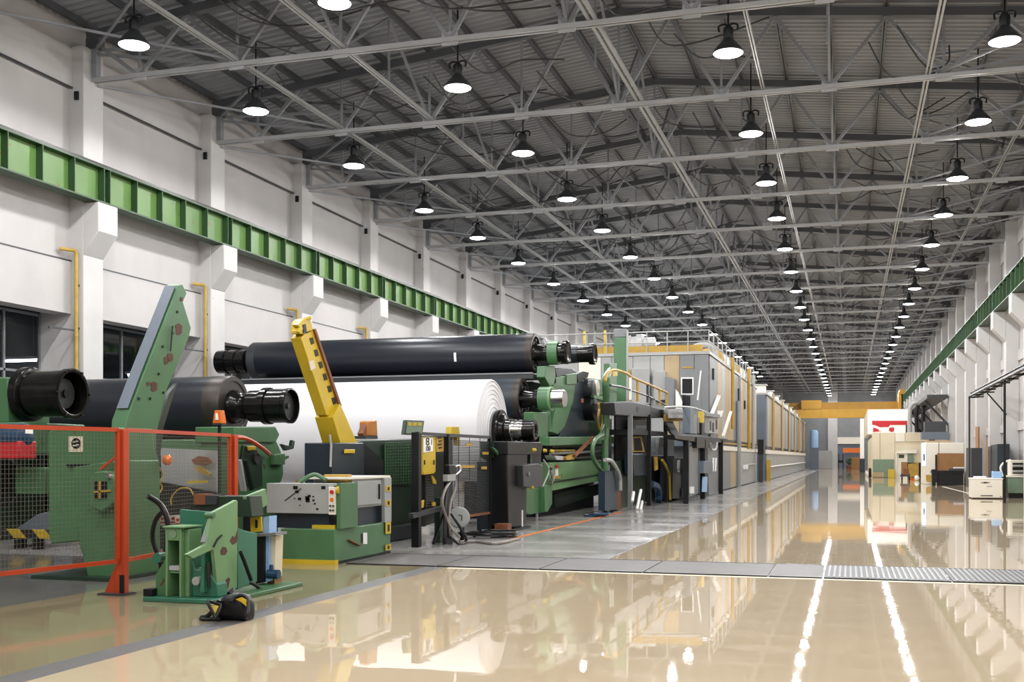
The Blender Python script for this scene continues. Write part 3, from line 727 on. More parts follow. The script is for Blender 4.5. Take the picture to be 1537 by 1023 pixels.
# box column with a recess
x0, x1 = WY(248,800,Y0+.08).x, WY(272,800,Y0+.08).x
zc = .87; b = MB()
b.box(x0, x0+.03, Y0+.08, Y0+.42, .055, zc); b.box(x1-.03, x1, Y0+.08, Y0+.42, .055, zc)
b.box(x0+.03, x1-.03, Y0+.36, Y0+.42, .055, zc); b.box(x0+.03, x1-.03, Y0+.08, Y0+.36, .72, zc); b.box(x0+.03, x1-.03, Y0+.12, Y0+.36, .33, .36)
col = b.build('box_column', M['green_lt'], t, bevel=.006)
MB().box(x0-.02, x1+.06, Y0+.05, Y0+.45, zc, zc+.02).build('cap_plate', M['green_lt'], col, bevel=.004)
MB().box(x0+.035, x1-.035, Y0+.1, Y0+.34, .365, .42).build('white_block', M['gray_lt'], col, bevel=.005)
q = Vector(((x0+x1)/2, Y0+.078, .80)); MB().cyl(q, q-Vector((0,.008,0)), .05, n=18).build('cast_badge', M['sage'], col)
xs_ = x1
MB().box(x1, x1+.06, Y0+.15, Y0+.42, .055, .85).build('side_flange', M['green_lt'], t, bevel=.006)
MB().prism([(x0-.18,Y0+.15,.055),(x0,Y0+.15,.055),(x0,Y0+.15,.62),(x0-.04,Y0+.15,.5),(x0-.18,Y0+.15,.3)], (0,.25,0)).build('side_web', M['green'], t, bevel=.006)
MB().cyl((x0-.2,Y0+.2,.5),(x0-.2,Y0+.34,.5), .06, n=16).build('side_boss', M['teal'], t)
MB().box(x0-.28, x0-.16, Y0+.05, Y0+.2, .055, .14).build('clamp_block', M['black'], t)
# stepped plates right of the column
XP = -7.12
MB().prism([(x1+.06,Y0+.2,.055),(-7.1,Y0+.2,.055),(-7.1,Y0+.2,.2),(-7.22,Y0+.2,.36),(-7.4,Y0+.2,.38),(x1+.06,Y0+.2,.52)], (0,.22,0)).build('stepped_foot', M['teal'], t, bevel=.012)
MB().cyl((-7.33,Y0+.1,.25),(-7.33,Y0+.22,.25), .05, n=16).build('oil_cup', M['gray_lt'], t)
sp = plate('side_plate', [(319,769),(355,750),(357,752),(356,882),(327,888),(321,824),(290,838),(281,832),(309,817)], XP, .05, 'green_lt', t, bevel=.006)
for pts in ([(331,826),(334,820),(339,821),(341,827),(338,832),(332,832)], [(345,811),(349,804),(353,806),(356,796),(357,800),(355,814),(349,817)], [(327,878),(333,874),(336,878),(335,886),(327,887)], [(337,884),(339,870),(343,866),(345,869),(342,882)]):
    patch(pts, XP, sp)
MB().tube([WX(321,820,XP+.01), WX(326,810,XP+.01), WX(333,803,XP+.01)], .012, 6).build('weld_scar', M['black'], sp)
MB().bar(WX(319,773,XP-.04), WX(306,815,XP-.04), .06).build('edge_bar', M['gray_md'], t)
q = WX(318,773,XP); MB().cyl(q-Vector((.08,0,0)), q+Vector((.03,0,0)), .035, n=14).build('pivot_pin', M['green'], t)
plate('inner_web', [(308,818),(322,824),(327,888),(306,888)], XP-.1, .05, 'teal', t)
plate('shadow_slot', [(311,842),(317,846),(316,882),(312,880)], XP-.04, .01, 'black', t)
platey('back_plate', [(270,764),(319,768),(306,820),(301,815),(301,792),(270,792)], Y0+.55, .04, 'teal', t, bevel=.006)
platey('cross_tray', [(284,760),(300,744),(375,744),(378,775),(330,775)], Y0+1.1, .3, 'green_dk', t, bevel=.008)
MB().prism([WY(291,741,Y0+1.05), WY(308,741,Y0+1.05), WY(308,757,Y0+1.05), WY(291,757,Y0+1.05)], (0,.2,0)).build('brown_crate', M['wood'], t)
MB().prism([WY(308,743,Y0+1.05), WY(324,743,Y0+1.05), WY(324,757,Y0+1.05), WY(308,757,Y0+1.05)], (0,.2,0)).build('grey_crate', M['char'], t)
plate('top_flange', [(369,745),(399,733),(403,757),(375,773)], XP-.12, .05, 'green_lt', t, bevel=.006)
platey('yellow_plate', [(375,776),(392,775),(393,797),(376,799)], Y0+1.35, .03, 'yellow', t, bevel=.004)
platey('plate_slot', [(383,780),(386,780),(386,792),(383,792)], Y0+1.34, .012, 'black', t)
plate('teal_web', [(357,792),(368,796),(386,800),(386,872),(372,878),(357,884)], XP-.02, .05, 'teal', t, bevel=.006)
platey('end_box', [(384,802),(396,802),(396,874),(384,876)], Y0+1.55, .2, 'black', t)
platey('blue_panel', [(395,776),(404,774),(404,872),(395,874)], Y0+1.6, .2, 'blue_lt', t)
platey('beige_panel', [(403,804),(414,804),(412,866),(403,868)], Y0+1.65, .2, 'cream', t)
platey('top_ledge', [(384,801),(414,799),(414,803),(386,805)], Y0+1.5, .3, 'gray_md', t)
q = WY(402,861,Y0+1.6); MB().cyl(q, q+Vector((.16,0,0)), .06, n=16).build('blue_valve', M['blue'], t); MB().cyl(q+Vector((.05,0,.05)), q+Vector((.05,0,.12)), .025, n=10).build('valve_stem', M['blue'], t)
platey('carton', [(401,870),(412,865),(412,884),(401,884)], Y0+1.7, .2, 'brown', t)
MB().tube([WX(361,828,XP+.1), WX(366,840,XP+.1), WX(377,870,XP+.1)], .025, 8).build('lever', M['black'], t)
# cable from the pedestal to the bag
MB().tube(curve_pts([WZ(310,888,.07), WZ(326,892,.03), WZ(345,889,.08), WZ(354,877,.14), WZ(366,872,.16), WZ(380,876,.12), WZ(392,885,.03)], 6), .022, 8).build('power_cable', M['hose'], t)

# ---- black tool bag on the floor
q = WZ(340, 930); bx, by = q.x, q.y
t = thing('tool_bag', 'glossy black tool bag with looped yellow-lined handles lying on the floor by the dark strip', 'bag', (bx, by, 0))
body = MB(); rings = []
secs = [(-.20,.02,.05,.05),(-.14,.09,.10,.09),(-.04,.13,.13,.135),(.08,.14,.14,.155),(.18,.13,.13,.14),(.23,.10,.10,.10)]
vs = []; fs = []; nn = 18
for (x, ry, rz, zc_) in secs:
    for k in range(nn):
        a = 2*PI*k/nn; ca, sa = math.cos(a), math.sin(a)
        e = .62
        vs.append((bx + x*.95 + .02, by + .06 + math.copysign(abs(ca)**e, ca)*ry, max(.004, zc_*.95 + math.copysign(abs(sa)**e, sa)*rz)))
for i in range(len(secs)-1):
    for k in range(nn): fs.append((i*nn+k, i*nn+(k+1)%nn, (i+1)*nn+(k+1)%nn, (i+1)*nn+k))
fs += [tuple(range(nn)), tuple((len(secs)-1)*nn+k for k in range(nn))]
body.add(vs, fs); bo = body.build('bag_body', M['black'], t, smooth=60)
MB().prism([(bx-.27,by-.1,.0),(bx-.2,by-.16,0),(bx-.02,by-.1,0),(bx-.05,by+.06,0),(bx-.2,by+.02,0)], (0,0,.035)).build('flat_tongue', M['black'], t, bevel=.012)
MB().tube(curve_pts([(bx-.24,by-.1,.03),(bx-.16,by-.1,.05),(bx-.08,by-.09,.14),(bx-.03,by-.09,.22)], 5), .024, 8).build('strap', M['black'], t)
DB = 11.45
def handle(pts, lining):
    MB().tube(curve_pts([WD(a, b, DB + e) for a, b, e in pts], 5), .018, 8).build('handle', M['black'], t)
    MB().prism([WD(a, b, DB + e) for a, b, e in lining], (0, .015, 0)).build('yellow_lining', M['yellow'], t)
handle([(323,926,.0),(312,903,.05),(320,904,.1),(331,907,.12),(330,915,.05),(322,928,.0)], [(322,922,.05),(315,906,.1),(328,909,.1)])
handle([(346,903,.05),(352,896,.1),(362,893,.15),(370,897,.15),(373,907,.1),(372,920,.0),(368,927,.0)], [(353,899,.1),(362,896,.1),(369,900,.1),(370,910,.1),(362,903,.1)])

# ---- low green base with grey control cabinets
t = thing('control_console', 'green floor base carrying grey control cabinets with red buttons', 'control console', (-8.2, 17.1, 0))
X0, X1, Y0, Y1 = -8.72, -7.77, 16.05, 18.3
lo = MB(); lo.box(X0, X1, Y0, Y1, .04, .56); lo.build('floor_base', M['green'], t, bevel=.012)
MB().box(X0-.02, X1+.02, Y0-.02, Y0+.1, 0, .075).build('kick_strip', M['yellow'], t)
MB().box(X0, X1, Y0+.1, Y1, 0, .04).build('plinth', M['black'], t)
fp = MB(); fp.prism([WX(542,800,X1+.003), WX(552,803,X1+.003), WX(542,815,X1+.003)], (.004,0,0)).build('sticker', M['black'], t)
MB().prism([WX(545,799,X1+.008), WX(551,799,X1+.008), WX(551,816,X1+.008), WX(545,816,X1+.008)], (.003,0,0)).build('paper_tag', M['white'], t)
MB().bar(WX(523,810,X1+.02), WX(540,818,X1+.02), .05, .02).build('rust_bracket', M['wood'], t)
# grey front cabinet
cx0, cx1 = WY(400,760,Y0+.1).x, WY(494,760,Y0+.1).x
MB().box(cx0, cx1, Y0+.1, Y0+.6, .80, 1.28).build('front_cabinet', M['gray'], t, bevel=.008)
pnl = MB().box(cx1, cx1+.12, Y0+.08, Y0+.6, .79, 1.23).build('button_panel', M['offwhite'], t, bevel=.004)
for (z, m_, r) in ((1.15,'red',.032),(1.03,'amber',.03),(.93,'char',.016),(.86,'char',.016)):
    for dx in ((.06,) if r > .02 else (.035,.085)):
        MB().cyl((cx1+dx, Y0+.08, z), (cx1+dx, Y0+.055, z), r, n=14).build('push_button', M[m_], pnl)
random.seed(11)
fc = MB()
for k in range(14):
    x = random.uniform(cx0+.5, cx1-.1); z = random.uniform(.84, 1.22); w = random.uniform(.01,.04); fc.box(x-w, x+w, Y0+.094, Y0+.1, z-w*.7, z+w*.7)
fc.build('paint_chip', M['black'], t, smooth=0)
MB().bar((cx0+.33,Y0+.095,1.0),(cx0+.62,Y0+.095,1.2), .012).build('wiper_scratch', M['black'], t)
MB().box(cx0+.1, cx1-.05, Y0+.2, Y0+.6, .56, .8).build('blue_box', M['navy'], t)
MB().box(cx1-.3, cx1+.1, Y0+.1, Y0+.2, .55, .62).build('yellow_rail', M['yellow'], t)
MB().box(cx1+.13, cx1+.2, Y0+.1, Y0+.75, .56, 1.29).build('corner_post', M['green'], t, bevel=.006)
MB().prism([(X1-.03,Y0+.75,.56),(X1-.03,Y0+.85,.56),(X1-.03,Y0+.15,1.25),(X1-.03,Y0+.08,1.25)], (-.03,0,0)).build('brace', M['green'], t)
MB().cyl((X1+.0,Y0+.1,1.18),(X1+.04,Y0+.1,1.18),.06,n=16).build('yellow_label', M['yellow'], t)
# second grey cabinet, further back
yb0 = WX(512,760,X1).y + .2
MB().box(X1-.75, X1-.04, yb0+.3, Y1-.12, .86, 1.34).build('rear_cabinet', M['gray_lt'], t, bevel=.008)
MB().box(X1-.8, X1+.0, yb0+.1, Y1, 1.34, 1.38).build('cabinet_top', M['offwhite'], t, bevel=.004)
MB().box(X1-.72, X1-.1, yb0+.35, Y1-.2, .56, .86).build('navy_box', M['navy'], t)
MB().box(X1-.04, X1+.02, Y1-.3, Y1, .56, 1.34).build('end_post', M['gray'], t, bevel=.006)
for z, h in ((1.15,.1),(.9,.1),(.46,.2),(.12,.1)):
    lb = MB().box(X1+.02, X1+.03, Y1-.28, Y1-.05, z-h/2, z+h/2).build('warning_label', M['yellow'], t); 
    MB().box(X1+.03, X1+.034, Y1-.2, Y1-.12, z-h*.3, z+h*.3).build('label_mark', M['black'], lb)
dr = MB().box(X1-.04, X1-.01, yb0+.45, Y1-.4, .9, 1.3).build('cabinet_door', M['gray'], t, bevel=.004)
MB().bar((X1+.005,Y1-.5,.98),(X1+.005,Y1-.5,1.24), .025).build('door_handle', M['black'], dr)
MB().tube(curve_pts([(cx0+.5,Y0+.3,1.3),(cx0+.7,Y0+.4,1.42),(cx1-.2,Y0+.4,1.33)],5), .035, 8).build('green_hose', M['green'], t)
MB().box(cx1-.35, cx1+.1, Y0+.6, Y0+.75, 1.3, 1.42).build('yellow_cap', M['yellow_dull'], t, bevel=.02)
# ================================================================ WINDER / REEL SECTION
# ---- yellow boom arm on its dark green machine
t = thing('boom_machine', 'dark green machine body carrying a tilted yellow slotted boom arm', 'boom machine', (-8.8, 20.2, 0))
XG = -8.72
plate('pedestal_box', [(499,664),(546,664),(548,724),(516,730),(499,726)], XG+.02, .55, 'navy', t, bevel=.02)
plate('body_casing', [(505,668),(545,660),(640,658),(640,790),(520,790),(510,720)], XG-.25, .6, 'green_dk', t, bevel=.02)
plate('sloped_rib', [(545,664),(575,690),(578,720),(560,724),(548,720)], XG-.2, .05, 'black', t)
mp_ = plate('guard_panel', [(578,666),(617,664),(617,726),(578,728)], XG-.2, .04, 'green_dk', t)
wm = MB()
for i in range(11): wm.bar(WX(578+i*3.9, 664, XG-.19), WX(578+i*3.9, 727, XG-.19), .012)
for i in range(15): wm.bar(WX(578, 664+i*4.4, XG-.19), WX(617, 662.5+i*4.4, XG-.19), .012)
wm.build('guard_mesh', M['green'], mp_, smooth=0)
MB().box(-9.8, -8.8, 18.6, 22.2, 0, .3).build('base_frame', M['navy'], t, bevel=.02)
plate('yellow_handle', [(518,674),(533,674),(533,680),(518,680)], XG+.06, .03, 'yellow', t, bevel=.01)
# boom: lower socket + upper slotted channel
XBM = XG - .02
sock = plate('boom_socket', [(500,626),(511,606),(538,668),(512,668)], XBM, .36, 'yellow', t, bevel=.008)
side = [(452,500),(472,494),(512,612),(500,630),(488,622)]
bm_ = plate('boom', [(452,507),(461,497),(474,494),(512,609),(501,628),(490,622)], XBM-.1, .2, 'yellow', t, bevel=.006)
hd = plate('boom_head', [(450,484),(455,479),(466,477),(470,496),(458,502),(449,500)], XBM-.1, .16, 'yellow', t, bevel=.008)
plate('head_slot', [(455,487),(459,486),(461,499),(456,500)], XBM-.085, .02, 'black', hd)
MB().bar(WX(452,481,XBM-.2), WX(467,476,XBM-.05), .1, .04).build('head_plate', M['yellow'], hd)
for k in range(6):
    cx, cy = 468 + k*6.6, 512 + k*18.0
    plate('slot_hole', [(cx-3,cy-5),(cx+1.6,cy-6),(cx+4,cy+3),(cx-.2,cy+5)], XBM-.09, .015, 'black', bm_)
plate('rust_edge', [(472,494),(474.5,493),(513,608),(511,612)], XBM-.06, .1, 'wood', bm_)
plate('pale_patch', [(464,542),(471,540),(474,552),(467,556)], XBM-.088, .015, 'cream', bm_)
plate('hook_bracket', [(446,487),(451,484),(455,493),(449,498),(446,497),(450,491)], XBM-.05, .1, 'yellow', hd)
MB().tube([WX(495,652,XBM+.05), WX(497,668,XBM+.05), WX(496,700,XBM+.08)], .02, 6).build('lock_rod', M['gray_lt'], t)

q = WX(556, 657, XG-.3)
t = thing('signal_lamp', 'amber signal lamp with slanted back on top of the dark green machine', 'signal lamp', tuple(q))
plate('lamp_base', [(549,654),(567,654),(567,658.5),(549,658.5)], XG-.32, .25, 'char', t)
plate('amber_lens', [(552,632),(566,630),(567,654),(551,654)], XG-.36, .18, 'amberdk', t, bevel=.02)
plate('dark_back', [(545,650),(552,632),(553,653),(546,654)], XG-.38, .12, 'wood', t)
q = WX(622, 655, XG-.3)
t = thing('monitor_panel', 'tilted green framed monitor with three yellow squares above the dark machine', 'monitor', tuple(q))
plate('monitor_frame', [(610,630),(637,631),(634,653),(607,652)], XG-.3, .08, 'green_dk', t, bevel=.01)
plate('screen', [(612,632),(635,633),(632.5,651),(609.5,650)], XG-.29, .02, 'sage', t)
for k in range(3): plate('yellow_button', [(613+k*7.4,633.5),(618.5+k*7.4,634),(617.5+k*7.4,639),(612.5+k*7.4,638.5)], XG-.28, .012, 'yellow', t)
MB().bar(WX(622,651,XG-.35), WX(622,656.5,XG-.35), .06).build('neck', M['black'], t)

q = WX(683, 655, -8.6)
t = thing('signal_lamp', 'yellow block signal lamp showing above the black slat panel of the dark guard frame', 'signal lamp', (q.x, q.y, 0))
plate('yellow_block', [(678,640),(689,640),(691,656),(677,656)], -8.6, .14, 'yellow', t, bevel=.01)
plate('yellow_arm', [(686,656),(690,656),(691,668),(687,668)], -8.62, .1, 'yellow_dull', t)
MB().box(q.x-.2, q.x-.12, q.y+.1, q.y+.18, 0, q.z+.05).build('pole', M['char'], t)
# ---- dark frame gate with number sign, louvre panel
t = thing('guard_gate', 'dark steel guard frame with black slat panel in front of the paper roll', 'guard frame', (-7.75, 21.5, 0))
XF = -7.76
ga, gb, gc = WZ(625,822), WX(671,790,XF), WX(735,790,XF)
for p, w in ((ga,.075),(gb,.055),(gc,.04)):
    o = MB().box(p.x-w, p.x+w, p.y-w, p.y+w, .015, 2.17).build('post', M['black'], t, bevel=.006)
    MB().box(p.x-w-.06, p.x+w+.06, p.y-w-.06, p.y+w+.06, 0, .015).build('foot_plate', M['gray_lt'], o)
MB().bar((ga.x,ga.y,2.15),(gc.x,gc.y,2.15), .06).build('top_rail', M['char'], t)
MB().bar((gb.x,gb.y,.45),(gc.x,gc.y,.45), .05).build('bottom_rail', M['wood'], t)
lv = MB(); n_ = 46
for i in range(n_):
    z = .5 + (2.08-.5)*i/n_; lv.bar((gb.x,gb.y+.05,z),(gc.x,gc.y-.04,z), .012, .016)
for f_ in (.25,.5,.75): p = gb.lerp(gc, f_); lv.bar((p.x,p.y,.48),(p.x,p.y,2.12), .012)
lv.build('slat_panel', M['wire_dk'], t, smooth=0)
for (x, y, w) in ((729,680,9),(727,702,8),(702,700,22),(705,667,10)):
    plate('yellow_tag', [(x-w/2,y-2.2),(x+w/2,y-2.2),(x+w/2,y+1.8),(x-w/2,y+1.8)], XF+.06, .02, 'yellow_dull', t)
plate('green_backing', [(633,654),(668,654),(668,780),(633,790)], XF-.3, .05, 'green_dk', t)
MB().bar((ga.x+.05,ga.y-.4,.62),(gb.x+.05,gb.y,.72), .1, .09).build('push_bar', M['char'], t)
MB().bar((gb.x,gb.y-.15,.6),(ga.x+.05,ga.y+.75,.03), .05).build('brace', M['black'], t)
MB().box(gb.x-.12, gb.x+.0, gb.y-.4, gb.y-.18, .0, .9).build('green_leg', M['green_dk'], t)
q = WX(645,700,XF-.1)
t = thing('control_box', 'tall yellow control box with black and white number sign in the dark guard frame', 'control box', tuple(WX(645,770,XF-.1)))
bx_ = plate('box_body', [(635,656),(654,655.5),(654,708),(635,712)], XF-.03, .16, 'yellow', t, bevel=.008)
sg = plate('number_sign', [(636,657),(650,656.5),(650,677),(636,679)], XF-.018, .012, 'white', t)
def on_X(px, py, X): return WX(px, py, X)
ydir = (0, 1, 0)
text('8', 'digit', M['black'], sg, WX(642,663,XF-.012), ydir, (0,0,1), .15, 2.0)
text('08', 'digit', M['black'], sg, WX(643,673,XF-.012), ydir, (0,0,1), .1, 1.7)
MB().bar(WX(648,659,XF-.012), WX(648,667,XF-.012), .01, .01).build('digit_bar', M['black'], sg)
sg2 = plate('warning_plate', [(655,656),(666,656),(666,677),(655,678)], XF-.018, .03, 'yellow_dull', t)
for k in range(4): MB().bar(WX(657+(k%2)*1.5,657+5*k,XF-.015), WX(663,656+5*k,XF-.015), .02, .03).build('print_mark', M['black'], sg2)
plate('vent_unit', [(638,712),(651,711),(651,763),(639,765)], XF-.05, .12, 'black', t)
vf = MB()
for k in range(12): vf.bar(WX(639,715+4*k,XF-.045), WX(650.5,714.6+4*k,XF-.045), .018, .02)
vf.build('vent_fin', M['char'], t, smooth=0)
for pts in ([(649,713),(655,722),(655,726),(651,725)], [(650,753),(654,753),(654,759),(650,759)], [(634,752),(637,750),(636,761),(633,762)], [(636,708),(652,706),(652,710),(636,712)]):
    plate('yellow_clip', pts, XF+.0, .03, 'yellow', t)
for px in (637.5, 651.5): MB().bar(WX(px,690,XF-.01), WX(px,697,XF-.01), .02).build('latch', M['black'], bx_)

# ---- hose reel hanging at the frame, hose bundle, floor cables
q = WX(689, 776, XF+.36)
t = thing('hose_reel', 'round grey hose reel disc hanging beside the hose bundle at the dark frame', 'hose reel', (q.x, q.y, 0))
nx = Vector((.35, -.94, 0))
MB().lathe(q, nx, [(0,.05),(0,.21),(.03,.215),(.05,.19),(.055,.06)], 36).build('disc', M['gray'], t)
MB().lathe(q - nx*.12, nx, [(0,.05),(0,.2),(.02,.2),(.02,.05)], 30).build('rear_disc', M['char'], t)
MB().tube([q+nx*.06+Vector((-.01,0,.05)), q+nx*.06+Vector((.05,.02,.04)), q+nx*.06+Vector((.05,.02,-.06))], .012, 6).build('crank', M['char'], t)
MB().box(q.x-.04, q.x+.04, q.y+.16, q.y+.22, 0, q.z).build('stand_leg', M['black'], t)
t = thing('hose_bundle', 'bundle of grey and black hoses hanging from a clamp down to the floor', 'hose bundle', tuple(WZ(672,816)))
b0 = WZ(672,816)
def hz_(pts, r, m): return MB().tube(curve_pts([WX(a, b, XF+.2+dx) for a, b, dx in pts], 6), r, 8).build('hose', M[m], t)
hz_([(676,722,0),(668,735,.05),(664,755,.05),(671,778,.05),(680,795,.2),(690,806,.3)], .028, 'cable')
hz_([(678,720,0),(672,745,0),(671,780,0),(672,810,0)], .035, 'hose')
hz_([(684,718,0),(683,735,0),(677,752,0),(674,780,.05),(676,808,.05)], .026, 'cable')
hz_([(677,770,.2),(690,790,.35),(700,810,.35),(690,816,.3),(676,806,.2)], .03, 'hose')
hz_([(673,722,0),(669,760,0),(668,800,0),(670,812,0)], .04, 'char')
plate('clamp_block', [(672,712),(684,711),(684,721),(672,722)], XF+.26, .1, 'gray_lt', t)
plate('hand_grip', [(674,697),(685,697),(686,711),(675,712)], XF+.26, .1, 'black', t, bevel=.02)
MB().tube(curve_pts([WX(683,700,XF+.25), WX(690,698,XF+.25), WX(691,706,XF+.25), WX(684,712,XF+.25)],5), .015, 6).build('grip_loop', M['white'], t)
MB().cyl(b0, b0+Vector((0,0,.12)), .1, n=16).build('floor_socket', M['char'], t)
def floor_coil(name, cx, cy, n, rx, ry, label, m, seed):
    random.seed(seed); c = WZ(cx, cy); b = MB()
    for k in range(n):
        pts = []; ox, oy = random.uniform(-.25,.25), random.uniform(-.2,.2); a0 = random.uniform(0,6)
        for j in range(9):
            a = a0 + j*.7; pts.append(c + Vector((ox+math.cos(a)*rx*random.uniform(.7,1.1), oy+math.sin(a)*ry*random.uniform(.7,1.1), .035+.03*k)))
        b.tube(curve_pts(pts, 4), .028, 7)
    return b.build(name, M[m], label=label, cat='cable')
floor_coil('cable_coil', 735, 806, 4, .55, .35, 'tangled black cables lying on the grey floor below the dark frame', 'hose', 5)
a_ = [(690,813),(715,812),(745,815),(778,808)]
MB().tube(curve_pts([WZ(x,y,.03) for x,y in a_],6), .03, 8).build('floor_cable', M['cable'], label='grey cable lying along the floor from the hoses to the orange line', cat='cable')

# ---- the paper roll
Yp, Zp, Rp = 26.2, 2.36, 1.26
c = Vector((0, Yp, Zp))
t = thing('paper_roll', 'huge roll of white paper on a black core shaft', 'paper roll', (-12.6, Yp, Zp - Rp))
prof = [(-16.7,.3),(-16.7,Rp),(-8.43,Rp),(-8.42,Rp-.004)]
r = Rp - .02; k = 0
while r > .34:
    tz = -8.42 + .16*max(0, (1.0-r))**1.5; prof.append((tz + (.022 if k % 3 == 0 else 0), r)); prof.append((tz + (.022 if k % 3 == 0 else 0), r-.02)); r -= .03 + .012*(k % 2); k += 1
xlathe(MB(), c, prof, 96).build('paper_web', M['paper'], t, smooth=40)
sh = xlathe(MB(), c, [(-8.6,.3),(-8.3,.3),(-8.28,.50),(-8.18,.52),(-8.14,.5),(-8.14,.42),(-8.05,.38),(-8.02,.3),(-7.9,.29)], 48).build('core_flange', M['shaft'], t)
s2 = xlathe(MB(), c, [(-7.95,.2),(-7.95,.29),(-7.88,.26),(-7.88,.27),(-7.8,.27),(-7.8,.25),(-7.72,.25),(-7.72,.27),(-7.66,.27),(-7.66,.25),(-7.6,.25)], 40).build('ring_collar', M['chrome'], t)
xlathe(MB(), c, [(-7.62,.2),(-7.62,.25),(-7.32,.25),(-7.30,.23),(-7.30,.17),(-7.34,.15),(-7.34,.05)], 36).build('journal', M['shaft'], t)
xlathe(MB(), c, [(-17.6,.1),(-17.6,.25),(-16.65,.25)], 24).build('journal', M['shaft'], t)

# ---- black stand under the journal
t = thing('journal_stand', 'black and navy column stand with charcoal box carrying the paper roll shaft', 'column stand', (-7.9, 26.3, 0))
XJ = -7.4
plate('navy_panel', [(737,692),(763,688),(763,790),(737,797)], XJ-.52, .35, 'navy', t, bevel=.02)
plate('column', [(761,662),(792,662),(790,786),(776,792),(763,790)], XJ, .5, 'black', t, bevel=.03)
plate('head_block', [(762,662),(812,663),(815,671),(812,682),(762,682)], XJ+.02, .5, 'black', t, bevel=.02)
plate('rear_web', [(790,668),(812,668),(812,700),(790,700)], XJ-.1, .3, 'black', t)
for k in range(2): plate('slide_bar', [(787+k*9,676),(790+k*9,676),(790+k*9,700),(787+k*9,700)], XJ-.05, .06, 'green_dk', t)
MB().box(XJ-.55, XJ+.06, WX(763,790,XJ).y-.1, WX(792,786,XJ).y+.1, 0, .06).build('base_plate', M['black'], t)
cb = plate('charcoal_box', [(785,698),(808,695),(815,698),(815,728),(806,732),(786,730)], XJ+.15, .3, 'char', t, bevel=.015)
q = WX(793,711,XJ+.155); MB().cyl(q, q+Vector((.03,0,0)), .05, n=14).build('knob', M['gray_md'], cb)
for (x, y) in ((800,675),(816,676),(796,731),(827,677)):
    q = WX(x, y, XJ+.1); MB().cyl(q, q+Vector((.08,0,.0)), .05, .035, n=12).build('yellow_knob', M['yellow'], t)
MB().bar(WX(784,790,XJ+.1), WX(784,765,XJ+.1), .03).build('white_rod', M['white'], t)
MB().tube(curve_pts([WX(816,690,XJ+.1), WX(824,705,XJ+.1), WX(818,722,XJ+.12), WX(814,730,XJ+.12)],5), .02, 8).build('flex_hose', M['gray_lt'], t)
MB().box(XJ+.0,XJ+.3,WX(742,780,XJ).y,WX(742,780,XJ).y+.3,.0,.25).build('brass_box', M['wood'], t)
plate('green_side', [(740,662),(762,664),(762,694),(752,692),(740,686)], XJ-.3, .3, 'green_dk', t)
plate('green_strut', [(738,670),(743,672),(760,690),(758,694)], XJ-.2, .05, 'green', t)

# ---- upper black roll, reel drum and beams
Yu, Zu, Ru = 30.2, 4.62, .56
c = Vector((0, Yu, Zu))
t = thing('upper_roll', 'upper long black roll held in green clamps high above the paper roll', 'roll', (-12.8, Yu, Zu - Ru))
xlathe(MB(), c, [(-17.3,.2),(-17.3,Ru-.03),(-17.22,Ru),(-8.6,Ru)], 56).build('roll_body', M['rubber'], t)
tg = MB(); tg.prism([(-10.66, Yu-math.cos(a_)*Ru*1.002, Zu-math.sin(a_)*Ru*1.002) for a_ in (-.05,.1,.25,.4)] + [(-10.66, Yu-math.cos(a_)*Ru*1.012, Zu-math.sin(a_)*Ru*1.012) for a_ in (.4,.25,.1,-.05)], (.07,0,0)); tg.build('paper_tag', M['white'], t)
xlathe(MB(), c, [(-8.6,Ru+.005),(-8.42,Ru+.005),(-8.40,Ru-.01),(-8.40,Ru-.09),(-8.47,Ru-.1),(-8.47,.2)], 56).build('end_rim', M['rim'], t)
hub = xlathe(MB(), c, [(-8.5,.25),(-8.44,.3),(-8.36,.24),(-8.1,.22),(-8.1,.26),(-7.98,.26)], 32).build('hub', M['shaft'], t)
for k in range(8):
    a = k*PI/4; p = c + Vector((-8.46, math.cos(a)*.37, math.sin(a)*.37)); MB().cyl(p, p+Vector((.06,0,0)), .04, n=8).build('hub_bolt', M['char'], hub)
xlathe(MB(), c, [(-8.0,.2),(-8.0,.27),(-7.62,.27),(-7.62,.32),(-7.5,.33),(-7.46,.3),(-7.5,.2)], 36).build('journal', M['shaft'], t)
xlathe(MB(), c, [(-17.3,.3),(-17.45,.28),(-17.5,.36),(-17.7,.36),(-17.7,.31),(-17.85,.31),(-17.85,.36),(-18.1,.36),(-18.1,.31),(-18.2,.31),(-18.2,.36),(-18.5,.35),(-18.5,.1)], 32).build('end_journal', M['shaft'], t)
xlathe(MB(), c, [(-17.25,Ru+.004),(-17.0,Ru+.004)], 48).build('end_band', M['char'], t)
c2 = Vector((0, 31.9, 4.72))
t = thing('rear_roll', 'second roll behind the upper black roll with a bright ringed journal', 'roll', (-12.8, 31.9, 4.2))
xlathe(MB(), c2, [(-17.3,.2),(-17.3,.5),(-8.6,.5),(-8.5,.3),(-7.6,.25)], 40).build('roll_body', M['rubber'], t)
xlathe(MB(), c2, [(-7.65,.2),(-7.65,.24),(-7.25,.24),(-7.25,.31),(-7.1,.32),(-7.08,.29),(-7.14,.2),(-7.14,.05)], 32).build('journal', M['shaft'], t)

